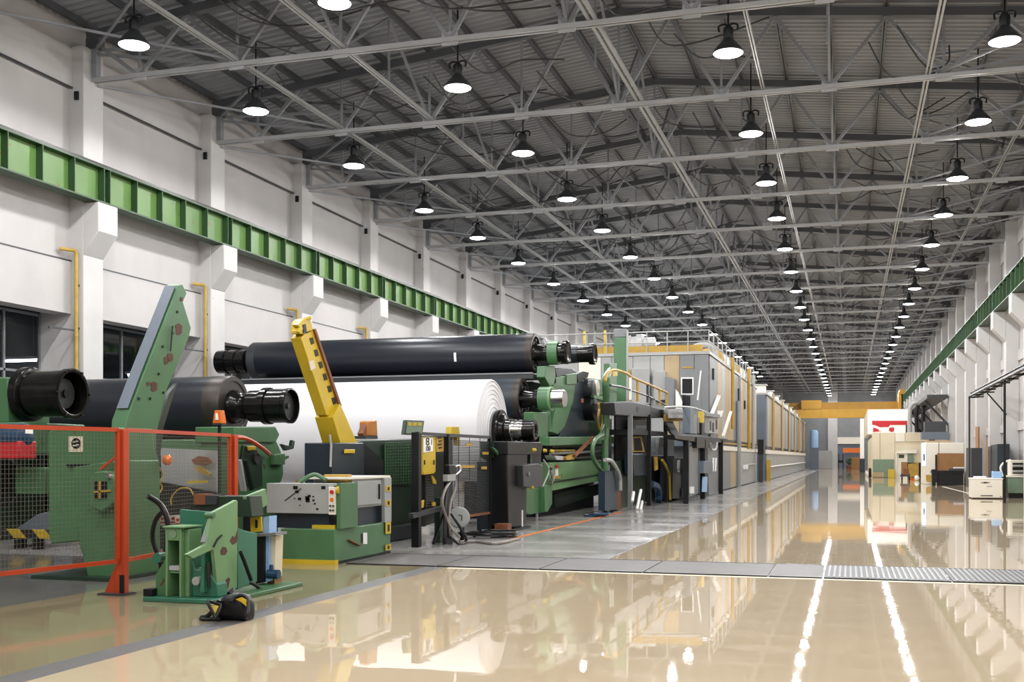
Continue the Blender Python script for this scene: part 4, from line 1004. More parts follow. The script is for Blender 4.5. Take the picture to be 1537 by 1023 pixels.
c3 = Vector((0, 29.05, 3.28))
t = thing('reel_drum', 'dark reel drum with brown steel rim tucked behind the paper roll', 'drum', (-12.6, 29.05, 2.7))
xlathe(MB(), c3, [(-17.0,.2),(-17.0,.57),(-8.6,.57)], 56).build('drum_body', M['navy'], t)
xlathe(MB(), c3, [(-8.6,.575),(-8.45,.575),(-8.43,.56),(-8.43,.47),(-8.5,.46),(-8.5,.2)], 48).build('end_rim', M['rim'], t)
h3 = xlathe(MB(), c3, [(-8.52,.2),(-8.46,.26),(-8.2,.2),(-8.1,.2),(-8.1,.27),(-8.0,.27),(-8.0,.2),(-7.9,.2)], 32).build('hub', M['shaft'], t)
for k in range(6):
    a = k*PI/3; p = c3 + Vector((-8.5, math.cos(a)*.36, math.sin(a)*.36)); MB().cyl(p, p+Vector((.08,0,0)), .05, n=8).build('hub_bolt', M['char'], h3)
xlathe(MB(), c3, [(-7.72,.2),(-7.72,.25),(-7.3,.25),(-7.27,.22),(-7.27,.05)], 32).build('journal', M['chrome'], t)
t = thing('doctor_beam', 'long dark flat beam running between the upper roll and the paper roll', 'beam', (-12.8, 29.6, 3.84))
MB().box(-17.2, -8.25, 29.3, 29.9, 3.84, 3.98).build('beam_body', M['char'], t, bevel=.01)
MB().box(-17.2, -8.25, 29.28, 29.34, 3.98, 4.02).build('lip', M['gray_md'], t)
MB().box(-17.1, -8.4, 29.8, 30.8, 3.55, 3.8).build('lower_beam', M['black'], t)

# ---- green reel frame
t = thing('reel_stand', 'tall green reel stand holding the black rolls at their drive end', 'reel frame', (-8.2, 31, 0))
XR_ = -7.95
MB().lathe(Vector((-8.02, Yu, Zu)), (1,0,0), [(0,.285),(0,.34),(.28,.34),(.28,.285)], 32, closed=True).build('bearing_clamp', M['green'], t)
plate('clamp_neck', [(819,549),(833,549),(835,575),(826,580),(818,566)], XR_-.0, .25, 'green', t, bevel=.02)
plate('dark_arm', [(833,552),(858,552),(866,558),(862,572),(838,574)], XR_-.05, .35, 'char', t, bevel=.02)
plate('frame_head', [(833,566),(862,562),(864,574),(861,600),(848,640),(838,652),(828,648),(836,600),(830,584)], XR_, .4, 'green', t, bevel=.02)
plate('frame_tower', [(858,572),(880,570),(884,655),(840,655),(852,620)], XR_-.05, .5, 'navy', t, bevel=.02)
plate('square_cover', [(851,562),(866,560),(866,576),(851,577)], XR_+.05, .1, 'green', t, bevel=.01)
MB().lathe(Vector((-7.98, 29.05, 3.28)), (1,0,0), [(0,.28),(0,.32),(.28,.32),(.28,.28)], 32, closed=True).build('bearing_clamp', M['green'], t)
MB().lathe(Vector((-7.70, 29.05, 3.28)), (1,0,0), [(0,.27),(0,.33),(.06,.33),(.06,.27)], 32, closed=True).build('clamp_ring', M['green_lt'], t)
plate('pedestal', [(802,618),(823,618),(823,657),(803,655)], XR_-.0, .3, 'green', t, bevel=.02)
MB().bar(WX(817,662,-7.75), WX(918,660,-7.75), .3, .24).build('lower_beam', M['green'], t, bevel=.02)
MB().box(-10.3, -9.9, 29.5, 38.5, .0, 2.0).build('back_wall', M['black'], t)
plate('rear_column', [(868,566),(910,570),(914,655),(868,655)], XR_-.5, .3, 'green_dk', t)
mo = MB().lathe(WX(886,584,XR_+.1), (1,0,0), [(-.5,.1),(-.5,.33),(.1,.33),(.12,.3),(.12,.1)], 28).build('drive_motor', M['char'], t)
MB().lathe(WX(900,583,XR_+.25), (1,0,0), [(-.2,.08),(-.2,.27),(-.05,.27),(-.03,.2),(-.03,.05)], 24).build('white_face', M['offwhite'], mo)
MB().lathe(WX(886,612,XR_+.1), (1,0,0), [(-.5,.1),(-.5,.4),(.15,.4),(.18,.3)], 28).build('drive_motor', M['black'], t)
q = WX(874,601,XR_+.3); MB().cbox(q, .03, .22, .12).build('brass_plate', M['wood'], t)
plate('knob_bar', [(891,593),(906,594),(906,600),(892,597)], XR_+.3, .1, 'green_lt', t)
plate('yellow_fin', [(893,602),(906,604),(901,614),(896,614)], XR_+.25, .05, 'yellow_dull', t)
MB().lathe(WX(900,630,XR_+.1), (1,0,0), [(0,.3),(0,.4),(.06,.4),(.06,.3)], 28, closed=True).build('yellow_ring', M['yellow_dull'], t)
plate('black_cap', [(866,561),(876,557),(884,559),(882,566),(868,574)], XR_+.0, .2, 'black', t)
plate('green_hood', [(868,570),(910,569),(912,590),(900,594),(890,574)], XR_-.2, .2, 'green', t, bevel=.02)

t = thing('pipe_frame', 'green pipe frame with oval handle loop standing before the reel frame', 'pipe frame', tuple(WZ(907,770)))
XP_ = -7.35
MB().tube(curve_pts([WX(916,556,XP_), WX(909,570,XP_), WX(910,600,XP_), WX(910,640,XP_), WX(908,660,XP_)],5) + [WX(908,716,XP_)], .11, 10).build('upright', M['green'], t)
MB().tube(curve_pts([WX(905,652,XP_+.1), WX(893,660,XP_+.1), WX(889,680,XP_+.1), WX(896,698,XP_+.1), WX(906,710,XP_+.1)],6), .065, 10).build('handle_loop', M['green'], t)
plate('gusset', [(898,660),(908,636),(912,660)], XP_, .06, 'green', t)
plate('panel', [(915,545),(926,545),(926,600),(922,610),(915,612)], XP_-.15, .2, 'green', t, bevel=.02)
p = WX(908,716,XP_); MB().bar(p, (p.x, p.y, 0), .14).build('leg', M['green_dk'], t)

t = thing('green_mast', 'tall square green mast with grey cap rising in front of the panelled hood', 'mast', (-8.0, 40.1, 0))
a_, b_ = WY(921,600,40.1), WY(940,600,40.1)
zt_ = WY(930,493,40.1).z; zg = WY(930,506,40.1).z
MB().box(a_.x, b_.x, 40.1, 40.55, 0, zg).build('post', M['green'], t, bevel=.03)
MB().box(a_.x, b_.x, 40.1, 40.55, zg, zt_).build('cap', M['gray_md'], t, bevel=.03)
MB().box(b_.x+.0, b_.x+.06, 40.08, 40.12, 3.4, zt_-.1).build('cable_trunk', M['gray_lt'], t)

# ---- green bench with dark gap below
t = thing('slitter_bench', 'long pale green bench beam on green legs behind the orange floor line', 'bench', (-8, 34, 0))
XN = -7.9
plate('beam_face', [(824,694),(908,690),(908,720),(826,737)], XN, .5, 'green_lt', t, bevel=.02)
MB().bar(WX(826,724,XN+.01), WX(907,711,XN+.01), .03, .05).build('beam_groove', M['green_dk'], t)
plate('skirt', [(832,742),(905,724),(905,740),(834,762)], XN-.4, .3, 'green_dk', t)
plate('end_panel', [(783,716),(800,722),(800,732),(818,732),(818,768),(795,772),(783,766)], XN-.06, .25, 'green', t, bevel=.02)
plate('leg', [(818,728),(829,726),(829,756),(822,768),(818,768)], XN+.1, .3, 'green', t, bevel=.02)
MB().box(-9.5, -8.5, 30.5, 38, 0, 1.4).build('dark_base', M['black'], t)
for (px, py) in ((784,783),(806,783)): q = WX(px, 772, XN-.1); MB().bar((q.x,q.y,0), (q.x,q.y,.35), .05).build('jack_leg', M['gray_lt'], t)
plate('red_lever_plate', [(834,703),(838,703),(838,716),(834,716)], XN+.03, .02, 'offwhite', t)
q = WX(836,702,XN+.05); MB().cyl(q, q+Vector((0,0,.08)), .04, n=10).build('red_knob', M['red'], t)
plate('brass_clip', [(832,714),(842,714),(842,718),(832,718)], XN+.05, .05, 'yellow_dull', t)
MB().tube(curve_pts([WX(826,704,XN+.15), WX(830,715,XN+.15), WX(826,726,XN+.15)],5), .06, 8).build('chrome_elbow', M['chrome'], t)
# bright rods and clutter above the bench
t = thing('web_rollers', 'set of thin bright rollers and dark bars above the pale green bench', 'rollers', (-8.6, 34, 1.9))
for i, (py0, py1, r_, m_) in enumerate(((659,658,.06,'chrome'),(667,665,.1,'black'),(676,676,.035,'yellow'),(681,677,.04,'gray_lt'),(689,685,.04,'gray_md'))):
    MB().cyl(WX(826,py0,-8.25), WX(902 if m_ != 'yellow' else 862,py1,-8.25), r_, n=12).build('roller', M[m_], t)
plate('paper_slip', [(832,683),(858,686),(852,690),(836,690)], -8.0, .3, 'paper', t)
MB().bar(WX(862,684,-7.45), WX(890,656,-7.45), .08).build('brown_arm', M['wood'], t)
plate('brass_block', [(850,686),(862,681),(862,689),(851,690)], -7.5, .1, 'yellow_dull', t)
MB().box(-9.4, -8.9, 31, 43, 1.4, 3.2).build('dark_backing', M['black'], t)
# ================================================================ DRIVE SIDE CLUTTER before the hood
XS = -6.75
t = thing('blue_cabinet', 'dark green cabinet with blue front under the grey pipe beside the pale green bench', 'cabinet', tuple(WX(925,766,XS-.3)))
plate('blue_front', [(908,708),(926,706),(926,764),(908,766)], XS-.2, .2, 'petrol', t)
plate('green_body', [(926,692),(946,690),(970,694),(968,764),(926,768)], XS-.5, .24, 'green_dk', t, bevel=.02)
plate('brown_wedge', [(931,736),(933,764),(919,764),(925,745)], XS-.3, .15, 'wood', t)
MB().tube(curve_pts([WX(908,690,XS-.1), WX(918,692,XS-.1), WX(928,708,XS-.1), WX(931,720,XS-.1)],6)+[WX(931,736,XS-.1)], .06, 10).build('bent_pipe', M['gray_lt'], t)
floor_coil('hose_coil', 893, 775, 3, .3, .3, 'blue and black coiled hose on the floor at the foot of the blue cabinet', 'blue', 9)
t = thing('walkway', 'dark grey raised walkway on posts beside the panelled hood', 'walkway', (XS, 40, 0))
plate('deck_box', [(922,604),(947,602),(976,608),(976,626),(947,624),(924,622)], XS, .45, 'char', t, bevel=.02)
plate('deck_box', [(976,610),(1000,616),(1000,627),(976,626)], XS, .8, 'black', t, bevel=.01)
plate('mid_shelf', [(946,644),(1002,648),(1002,654),(946,652)], XS, .8, 'black', t)
for px, py, m_ in ((946,768,'gray_md'),(974,760,'black'),(999,752,'black')):
    p = WX(px, py, XS); top = WX(px, 622, XS); MB().box(p.x-.07, p.x+.07, p.y-.07, p.y+.07, 0, top.z).build('post', M[m_], t)
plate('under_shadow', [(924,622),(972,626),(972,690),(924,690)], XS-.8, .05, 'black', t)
plate('grey_drum', [(955,630),(972,630),(972,648),(955,646)], XS-.4, .3, 'gray_md', t)
pn = plate('hatch', [(949,655),(963,655),(968,678),(950,678)], XS-.3, .05, 'gas', t); plate('hatch_inside', [(951,657),(961,657),(965,676),(952,676)], XS-.29, .05, 'black', pn)
plate('stringer', [(996,614),(1002,612),(1012,636),(1020,652),(1020,660),(1008,650),(1000,634)], XS+.1, .1, 'gray_md', t, bevel=.01)
plate('notch', [(956,610),(959,610),(959,618),(956,618)], XS+.01, .02, 'black', t)
def rail(name, pts, r, m, par): return MB().tube(pts, r, 8).build(name, M[m], par)
t = thing('walkway_railing', 'sloping pipe handrail in yellow and grey along the raised walkway', 'railing', tuple(WX(960,604,XS)))
rail('handrail', curve_pts([WX(908,572,XS-.1), WX(912,560,XS-.1), WX(922,555,XS-.1), WX(940,560,XS-.1), WX(948,566,XS-.1)],5)+[WX(972,576,XS-.1), WX(1001,589,XS-.1)], .045, 'yellow_dull', t)
rail('mid_rail', [WX(916,578,XS-.1), WX(932,580,XS-.1), WX(972,594,XS-.1), WX(1000,608,XS-.1)], .035, 'char', t)
for px, y0, y1, m_ in ((946,604,566,'white'),(957,606,571,'yellow_dull'),(972,608,576,'char'),(982,610,581,'gray_lt'),(990,613,584,'yellow_dull'),(1001,614,589,'yellow_dull')):
    rail('rail_post', [WX(px,y0-4,XS-.1), WX(px,y1,XS-.1)], .045, m_, t)
plate('tag_plate', [(920,557),(927,557),(927,564),(920,564)], XS-.02, .03, 'yellow', t)
# ---- operator platform with cabinets
t = thing('operator_platform', 'black operator platform on dark legs in front of the hood corner', 'platform', (-6.3, 45, 0))
XO = -5.65
plate('deck', [(1012,652),(1050,654),(1092,658),(1092,664),(1050,664),(1014,658)], XO, .4, 'black', t, bevel=.01)
for px, py in ((1030,750),(1055,746),(1082,741)):
    p = WX(px, py, XO-.05); q = WX(px, 660, XO-.05); MB().box(p.x-.1, p.x+.1, p.y-.1, p.y+.1, 0, q.z).build('leg', M['black'], t)
plate('bearing_head', [(1046,656),(1066,656),(1066,672),(1046,672)], XO+.05, .2, 'black', t)
plate('grey_screen', [(1030,672),(1048,666),(1048,740),(1033,746)], XO-.12, .1, 'gray_md', t)
plate('grey_panel', [(1062,664),(1080,664),(1080,738),(1064,742)], XO-.15, .1, 'gray_md', t)
jb = plate('junction_box', [(1056,692),(1066,691),(1070,695),(1070,710),(1056,710)], XO+.1, .25, 'gray_bl', t, bevel=.01)
for px in (1071, 1075): MB().bar(WX(px,687,XO+.02), WX(px-1,707,XO+.02), .07).build('white_bar', M['white'], t)
plate('white_bottle', [(1058,715),(1062,715),(1061,738),(1057,738)], XO+.1, .1, 'blue_lt', t)
MB().tube(curve_pts([WX(1066,665,XO+.05), WX(1068,674,XO+.05), WX(1074,674,XO+.05), WX(1076,664,XO+.05)],5), .05, 8).build('cable_loop', M['gray_lt'], t)
t = thing('platform_cabinets', 'row of grey cabinets with a yellow striped post on the black platform', 'cabinets', tuple(WX(1050,654,XO)))
for (a, b, y0, m_) in ((1036,1041,612,'gray_bl'),(1041,1046,622,'gray_md'),(1048,1052,626,'gray_md'),(1058,1064,622,'gray_md'),(1064,1079,626,'gray_lt')):
    plate('cabinet_box', [(a,y0),(b,y0),(b,651),(a,650)], XO-.1, .28, m_, t, bevel=.01)
plate('yellow_post', [(1053.5,617),(1057,618),(1057,634),(1053.5,634)], XO, .15, 'yellow', t); plate('dark_post', [(1053.5,634),(1057,634),(1057,652),(1053.5,652)], XO, .15, 'black', t)
plate('top_shelf', [(1061,619),(1081,622),(1081,627),(1061,624)], XO, .4, 'gray_md', t)
for (a, b) in ((1066,632),(1070,634),(1075,630)): plate('dark_slot', [(a,b),(a+2,b),(a+2,b+14),(a,b+14)], XO-.08, .03, 'black', t)
MB().bar(WX(1068,622,XO-.3), WX(1079,594,XO-.3), .16, .1).build('white_arm', M['white'], t)
MB().bar(WX(1085,655,XO-.1), WX(1097,618,XO-.1), .13, .1).build('white_arm', M['white'], t)
plate('white_card', [(1077,616),(1086,616),(1083,625),(1078,626)], XO-.1, .05, 'white', t)
rail('front_rail', curve_pts([WX(996,611,XO-.4), WX(1020,610,XO-.4), WX(1042,612,XO-.4), WX(1064,620,XO-.4)],5), .04, 'gray_lt', t)
MB().prism([WX(1000,622,XO-.9), WX(1036,622,XO-.9), WX(1036,632,XO-.9), WX(1000,632,XO-.9)], (-.1,0,0)).build('yellow_beam', M['yellow_dull'], t)
plate('mesh_rail', [(1004,613),(1034,613),(1034,627),(1004,627)], XO-.75, .04, 'gray_lt', t)
# ---- machines under the platform
t = thing('pump_skid', 'dark navy pump skid with white hoses and yellow pipe by the walkway posts', 'pump skid', tuple(WX(1010,752,XS+.1)))
plate('tank', [(950,680),(970,680),(972,714),(952,714)], XS-.1, .35, 'navy', t, bevel=.05)
plate('navy_frame', [(1010,686),(1018,690),(1022,715),(1022,748),(1009,748)], XS+.15, .5, 'navy', t, bevel=.01)
plate('black_box', [(1018,688),(1033,688),(1033,746),(1022,747)], XS, .4, 'black', t)
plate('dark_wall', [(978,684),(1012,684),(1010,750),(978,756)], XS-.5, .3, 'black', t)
plate('grey_top', [(990,656),(1012,656),(1012,682),(988,682)], XS-.4, .5, 'gray_md', t)
for (a, b, c_, d_) in ((951,738,949,752),(962,735,956,764),(964,752,961,767)): MB().tube([WX(a,b,XS+.2), WX(c_,d_,XS+.2)], .05, 8).build('white_hose', M['white'], t)
MB().tube(curve_pts([WX(977,726,XS), WX(986,730,XS), WX(989,742,XS), WX(988,752,XS)],5), .13, 8).build('blue_hose', M['blue'], t)
MB().tube([WX(994,690,XS+.2), WX(1000,700,XS+.2), WX(1005,712,XS+.2), WX(1006,750,XS+.25)], .05, 8).build('yellow_pipe', M['yellow'], t)
plate('valve_frame', [(983,685),(987,685),(988,704),(984,706)], XS+.1, .05, 'yellow_dull', t)
for (a, y0, y1) in ((1018,690,708),(1028,694,726)): plate('white_label', [(a,y0),(a+3,y0),(a+2,y1),(a-1,y1)], XS+.18, .03, 'white', t)
q = WX(1028,734,XS+.2); MB().cyl(q, q+Vector((.1,0,0)), .07, n=10).build('orange_cap', M['amber'], t)
plate('white_lamp_box', [(1037,731),(1042,730),(1042,740),(1037,740)], XO+.1, .1, 'white', t)
for k, (px, py, h) in enumerate(((1027,746,14),(1035,744,14))): plate('grey_tube', [(px,py-h),(px+3,py-h),(px+3,py),(px,py)], XS+.3, .1, 'gray_lt', t)

# ================================================================ DRYER HOODS
XH, YH = -6.1, 51.2
ZHT = WX(1064,531,XH).z; YH2 = WX(1136,640,XH).y
t = thing('dryer_hood', 'tall panelled machine hood in grey and beige with white railing on its roof', 'machine hood', (-11, 60, 0))
MB().box(-16.6, XH-.1, YH+.06, YH2, 0, ZHT).build('core', M['gray_md'], t, smooth=0)
MB().box(-16.7, XH+.05, YH-.05, YH2, ZHT, ZHT+.14).build('roof_slab', M['gray_lt'], t, smooth=0)
# front panels facing the hall entrance
edges = [800, 868, 902, 918, 950, 976, 997, 1020, 1042, 1063.5]
cols = ['gray_lt','offwhite','gray_lt','gray_lt','gray_lt','gray_lt','beige','gray_md','gray_md']
for i in range(9):
    x0, x1 = WY(edges[i],600,YH).x, WY(edges[i+1],600,YH).x
    MB().box(x0+.015, x1-.015, YH, YH+.06, 2.5, ZHT-.02).build('front_panel', M[cols[i]], t, bevel=.008)
fw = platey('window_frame', [(1022,566),(1041,566),(1041,592),(1022,592)], YH-.05, .05, 'white', t)
platey('pane', [(1024,568),(1039,568),(1039,590),(1024,590)], YH-.07, .03, 'glassdk', fw)
platey('louvre', [(1024,550),(1040,550),(1040,552.5),(1024,552.5)], YH-.03, .03, 'yellow_dull', t)
platey('door_panel', [(1020,554),(1052,554),(1052,645),(1020,645)], YH-.03, .03, 'gray_md', t)
platey('access_box', [(980,558),(998,556),(1000,600),(980,600)], YH-.5, .5, 'gray_lt', t, bevel=.02)
platey('access_box', [(998,564),(1012,568),(1012,610),(998,610)], YH-.7, .7, 'gray_md', t, bevel=.02)
platey('access_box', [(948,552),(975,552),(975,606),(948,606)], YH-.4, .4, 'gray_lt', t, bevel=.02)
platey('white_sheet', [(1014,584),(1018,588),(1024,602),(1024,614),(1014,614)], YH-.9, .03, 'white', t)
platey('dark_opening', [(1024,592),(1036,594),(1036,626),(1024,626)], YH-.06, .06, 'black', t)
platey('yellow_door', [(936,554),(946,554),(946,605),(934,604)], YH-.3, .05, 'yellow_dull', t)
MB().bar(WY(1047,600,YH-.6), WY(1052,556,YH-.6), .06).build('white_strut', M['white'], t)
MB().box(-16.6, XH-.3, YH-.9, YH-.0, 2.2, 2.5).build('front_ledge', M['gray_bl'], t)
platey('lower_front', [(880,660),(1064,664),(1064,740),(880,740)], YH-.02, .06, 'gray_md', t)
# side panels along the aisle
sx = [1065.5, 1077, 1083, 1089, 1094, 1101, 1107, 1112, 1117, 1121, 1126, 1130, 1135.5]
cs = ['gray_md','beige','gray_lt','beige','beige','gray_bl','beige','beige','gray_lt','beige','beige','beige']
for i in range(12):
    y0, y1 = WX(sx[i],600,XH).y, WX(sx[i+1],600,XH).y
    MB().box(XH-.1, XH, y0+.03, y1-.03, 2.62, ZHT-.03).build('side_panel', M[cs[i]], t, bevel=.01)
lx = [1082, 1096, 1104, 1110, 1125, 1135.5]
for i in range(5):
    y0, y1 = WX(lx[i],700,XH).y, WX(lx[i+1],700,XH).y
    MB().box(XH-.1, XH+.02, y0+.03, y1-.03, .06, 2.05).build('lower_panel', M[['gray_md','beige','gray_md','gray_lt','gray_lt'][i]], t, bevel=.01)
MB().box(XH-.1, XH+.06, YH+2, YH2, 2.05, 2.28).build('ledge', M['offwhite'], t)
MB().box(XH-.06, XH+.0, YH+2, YH2, 2.28, 2.62).build('dark_gap', M['black'], t)
MB().box(XH+.0, XH+.04, YH+2, YH2, 2.4, 2.48).build('gap_rail', M['yellow_dull'], t)
def yp(px): return WX(px, 600, XH).y
for px, m_, w, z0, z1 in ((1106,'gas',.35,0,4.9),(1109,'gray_lt',.12,0,ZHT)):
    MB().box(XH+.02, XH+.12, yp(px)-w, yp(px)+w, z0, z1).build('buttress', M['gray_md'] if m_ == 'gas' else M[m_], t)
for px, z0, z1, r_, m_ in ((1094,3.2,7.0,.09,'yellow_dull'),(1119,2.2,7.2,.1,'yellow_dull'),(1126,2.2,7.0,.12,'gray_lt')):
    MB().cyl((XH+.2,yp(px),z0),(XH+.2,yp(px),z1), r_, n=10).build('side_pipe', M[m_], t)
for px, z, h in ((1070,5.6,.5),(1108,5.3,.7),(1117,4.9,.5),(1124,5.0,.5)):
    MB().box(XH+.0, XH+.08, yp(px)-.25, yp(px)+.25, z-h/2, z+h/2).build('small_hatch', M['black'], t)
MB().box(XH+.03, XH+.3, yp(1115)-.2, yp(1115)+.2, 1.0, 1.25).build('paper_tray', M['white'], t)
MB().cyl((XH+.12, yp(1115), 1.25),(XH+.12, yp(1131), 1.25), .04, n=8).build('side_handrail', M['gray_lt'], t)
# roof railing
t = thing('roof_railing', 'white pipe railing round the roof edge of the panelled hood', 'railing', (-8, YH, ZHT+.14))
zb = ZHT + .14
for z in (.45, .95): MB().cyl((-16.5,YH+.05,zb+z),(XH,YH+.05,zb+z), .028, n=8).build('rail', M['gray_lt'], t); MB().cyl((XH,YH+.05,zb+z),(XH,YH2,zb+z), .028, n=8).build('rail', M['gray_lt'], t)
for i in range(12): x = XH - i*.95; MB().cyl((x,YH+.05,zb),(x,YH+.05,zb+.95), .026, n=8).build('baluster', M['gray_lt'], t)
for i in range(1, 14): y = YH + i*1.9; MB().cyl((XH,y,zb),(XH,y,zb+.95), .026, n=8).build('baluster', M['gray_lt'], t)
MB().box(-16.5, XH-.3, YH+.25, YH+.3, zb, zb+.32).build('kick_board', M['yellow_dull'], t)
for px in (877, 908): p = WY(px,520,YH+.2); MB().box(p.x-.05,p.x+.05,YH+.15,YH+.25,zb,zb+1.1).build('gate_post', M['yellow'], t)
t = thing('roof_fan', 'grey ribbed fan unit sitting on the hood roof behind the railing', 'fan unit', (WY(965,512,54).x, 54, zb))
p = WY(966, 512, 54)
MB().lathe((p.x-.9, 54, zb+.6), (1,0,.1), [(0,.2),(0,.5),(.3,.5),(.32,.42),(.6,.42),(.62,.5),(.9,.5),(.95,.3),(1.5,.25)], 24).build('fan_casing', M['gray_lt'], t)
MB().box(p.x-.9, p.x+.5, 53.6, 54.4, zb, zb+.2).build('fan_base', M['gray_md'], t)
MB().box(p.x+.6, p.x+1.6, 53.7, 54.3, zb, zb+.5).build('motor_box', M['gray_md'], t)
for k in range(7):
    y = YH + 6 + k*3.2
    tt = thing('roof_duct', f'pale pipe elbow on the hood roof edge beside the railing, {ordn[k]} along the aisle', 'duct', (XH-.8, y, zb), 'pipe elbows on the hood roof')
    MB().tube(curve_pts([(XH-1.6,y,zb+.05),(XH-1.6,y,zb+.6),(XH-1.2,y,zb+.85),(XH-.6,y,zb+.8),(XH-.45,y,zb+.5),(XH-.45,y,zb+.05)],5), .16, 10).build('elbow', M[['gray_lt','yellow_dull','offwhite'][k%3]], tt)
    MB().box(XH-1.9, XH-.2, y-.25, y+.25, zb, zb+.05).build('duct_flange', M['gray_md'], tt)
# second hood
X2 = -5.7; YS = WX(1150,650,X2).y; YE2 = 156
Z2 = WX(1150,592,X2).z
t = thing('drying_section', 'very long low grey hood with beige ribbed panels reaching to the far wall', 'machine hood', (-10, 120, 0))
MB().box(-16.5, X2-.1, YS, YE2, 0, Z2).build('core', M['gray_md'], t, smooth=0)
MB().box(-16.5, X2-.05, YS-.06, YS, 0, Z2).build('end_face', M['gray_bl'], t, smooth=0)
MB().box(-16.5, X2+.1, YS-.1, YE2, Z2, Z2+.15).build('roof_edge', M['gray_lt'], t, smooth=0)
rb = None; n_ = 46; random.seed(4)
for i in range(n_):
    y0 = YS + .4 + (YE2-YS-.4)*i/n_; y1 = YS + .4 + (YE2-YS-.4)*(i+1)/n_
    MB().box(X2-.1, X2, y0+.05, y1-.25, 2.5, Z2-.05).build('upper_panel', M[['beige','gray_md','gray_lt','beige'][random.randrange(4)]], t, smooth=0)
for i in range(24):
    y0 = YS + .4 + (YE2-YS-.4)*i/24; y1 = YS + .4 + (YE2-YS-.4)*(i+1)/24
    MB().box(X2-.1, X2+.02, y0+.03, y1-.03, .05, 1.95).build('lower_panel', M['gray_lt'], t, smooth=0)
MB().box(X2-.1, X2+.1, YS, YE2, 1.95, 2.25).build('ledge', M['offwhite'], t)
MB().box(X2-.05, X2+.0, YS, YE2, 2.25, 2.5).build('dark_gap', M['black'], t)
MB().cyl((X2+.1,YS,1.0),(X2+.1,YE2,1.0), .05, n=8).build('handrail', M['white'], t)
for k in range(6):
    y = YS + 6 + 12*k; MB().cyl((X2+.12,y,2.2),(X2+.12,y,Z2+.4), .1, n=8).build('side_pipe', M['beige'], t)
MB().box(X2+.02, X2+.3, YS-.05, YS+.5, 0, 1.5).build('yellow_bollard', M['yellow_dull'], t)
t = thing('gate_pillar', 'dark slim pillar with black head standing between the two hoods', 'pillar', tuple(WX(1142,722,X2)))
p = WX(1142,724,X2); MB().box(p.x-.16,p.x+.16,p.y-.2,p.y+.2,0,1.9).build('shaft', M['char'], t); MB().box(p.x-.2,p.x+.2,p.y-.25,p.y+.25,1.9,2.9).build('head', M['black'], t)
for k in range(9):
    y = YS + 4 + k*8
    tt = thing('roof_vent', f'small white vent box on the roof of the long low hood, {ordn[k]} along the aisle', 'vent', (X2-.6, y, Z2+.15), 'vent boxes on the long hood')
    MB().box(X2-1.0, X2-.3, y-.3, y+.3, Z2+.15, Z2+.9).build('vent_box', M['offwhite'], tt, smooth=0); MB().box(X2-1.1, X2-.2, y-.4, y+.4, Z2+.9, Z2+1.0).build('vent_cap', M['gray_lt'], tt, smooth=0)
# blue tank at the end
t = thing('blue_tank', 'pale blue upright tank on a dark base at the end of the long hood', 'tank', tuple(WZ(1222,703.5)))
p = WY(1222, 700, 158)
MB().lathe((p.x,158,3.0), (0,0,1), [(0,.5),(0,.55),(2.1,.55),(2.4,.4),(2.45,.1)], 24).build('tank_body', M['blue_lt'], t)
MB().box(p.x-.6,p.x+.6,157.4,158.6,0,3.0).build('base', M['gray_bl'], t)
# ---- yellow overhead crane
t = thing('overhead_crane', 'yellow overhead travelling crane spanning the far end of the hall', 'crane', (-6, 145, 8.3))
za, zb_ = WY(1250,627,143).z, WY(1250,614,143).z
MB().box(-18.2, 6.1, 143, 143.9, za, zb_).build('front_girder', M['crane'], t)
MB().box(-18.2, 6.1, 146, 146.9, za+.5, zb_+1.0).build('rear_girder', M['crane'], t)
for x in (-18.5, 5.9): MB().box(x, x+.6, 142.5, 147.5, 9.335, 9.9).build('end_carriage', M['crane'], t)
for x in (-18.2, 5.8): MB().box(x, x+.3, 142.8, 147.2, za, 9.6).build('end_frame', M['crane'], t)
p = WY(1218, 606, 145); MB().box(p.x-1.2,p.x+1.2,144,146,zb_+.1,zb_+1.2).build('trolley', M['crane'], t)
# ================================================================ RIGHT-HAND SIDE
YC = WZ(1330,716.5).y; 
def zc_(px, py, Y): return WY(px, py, Y).z
t = thing('cream_cabin', 'large cream panelled cabin with sage green lower panel', 'cabin', (WY(1345,716,YC).x, YC, 0))
xa, xb, xm2 = WY(1309,700,YC).x, WY(1395,700,YC).x, WY(1344,700,YC).x
zt1 = zc_(1340,649,YC)
MB().box(xa, xb, YC+.1, YC+22, 0, zt1).build('core', M['cream'], t, smooth=0)
for a, b, m_ in ((1309,1321,'cream'),(1321,1343.5,'cream'),(1343.5,1359,'offwhite'),(1359,1395,'cream')):
    MB().box(WY(a,700,YC).x+.03, WY(b,700,YC).x-.03, YC, YC+.1, .1 if b < 1350 else 3.0, zt1).build('front_panel', M[m_], t, bevel=.02)
platey('sage_lower', [(1310,689),(1342,689),(1342,708),(1310,708)], YC-.03, .03, 'sage', t)
platey('board_lower', [(1310,708.5),(1325,708.5),(1325,715.5),(1310,715.5)], YC-.03, .03, 'beige', t); platey('board_lower', [(1326,708.5),(1336,708.5),(1336,715.5),(1326,715.5)], YC-.03, .03, 'sage', t)
platey('door_frame', [(1344,678),(1346,678),(1346,717),(1344,717)], YC-.2, .2, 'offwhite', t)
platey('lintel_panel', [(1346,676),(1376,674),(1376,680),(1346,680)], YC-.3, .3, 'offwhite', t)
platey('side_door', [(1346,680),(1362,680),(1362,717),(1346,717)], YC-.05, .05, 'offwhite', t)
platey('window_small', [(1349,682),(1357,682),(1357,687),(1349,687)], YC-.09, .04, 'green_dk', t)
platey('green_strip', [(1362,680),(1371,680),(1371,694),(1362,694)], YC-.05, .05, 'sage', t)
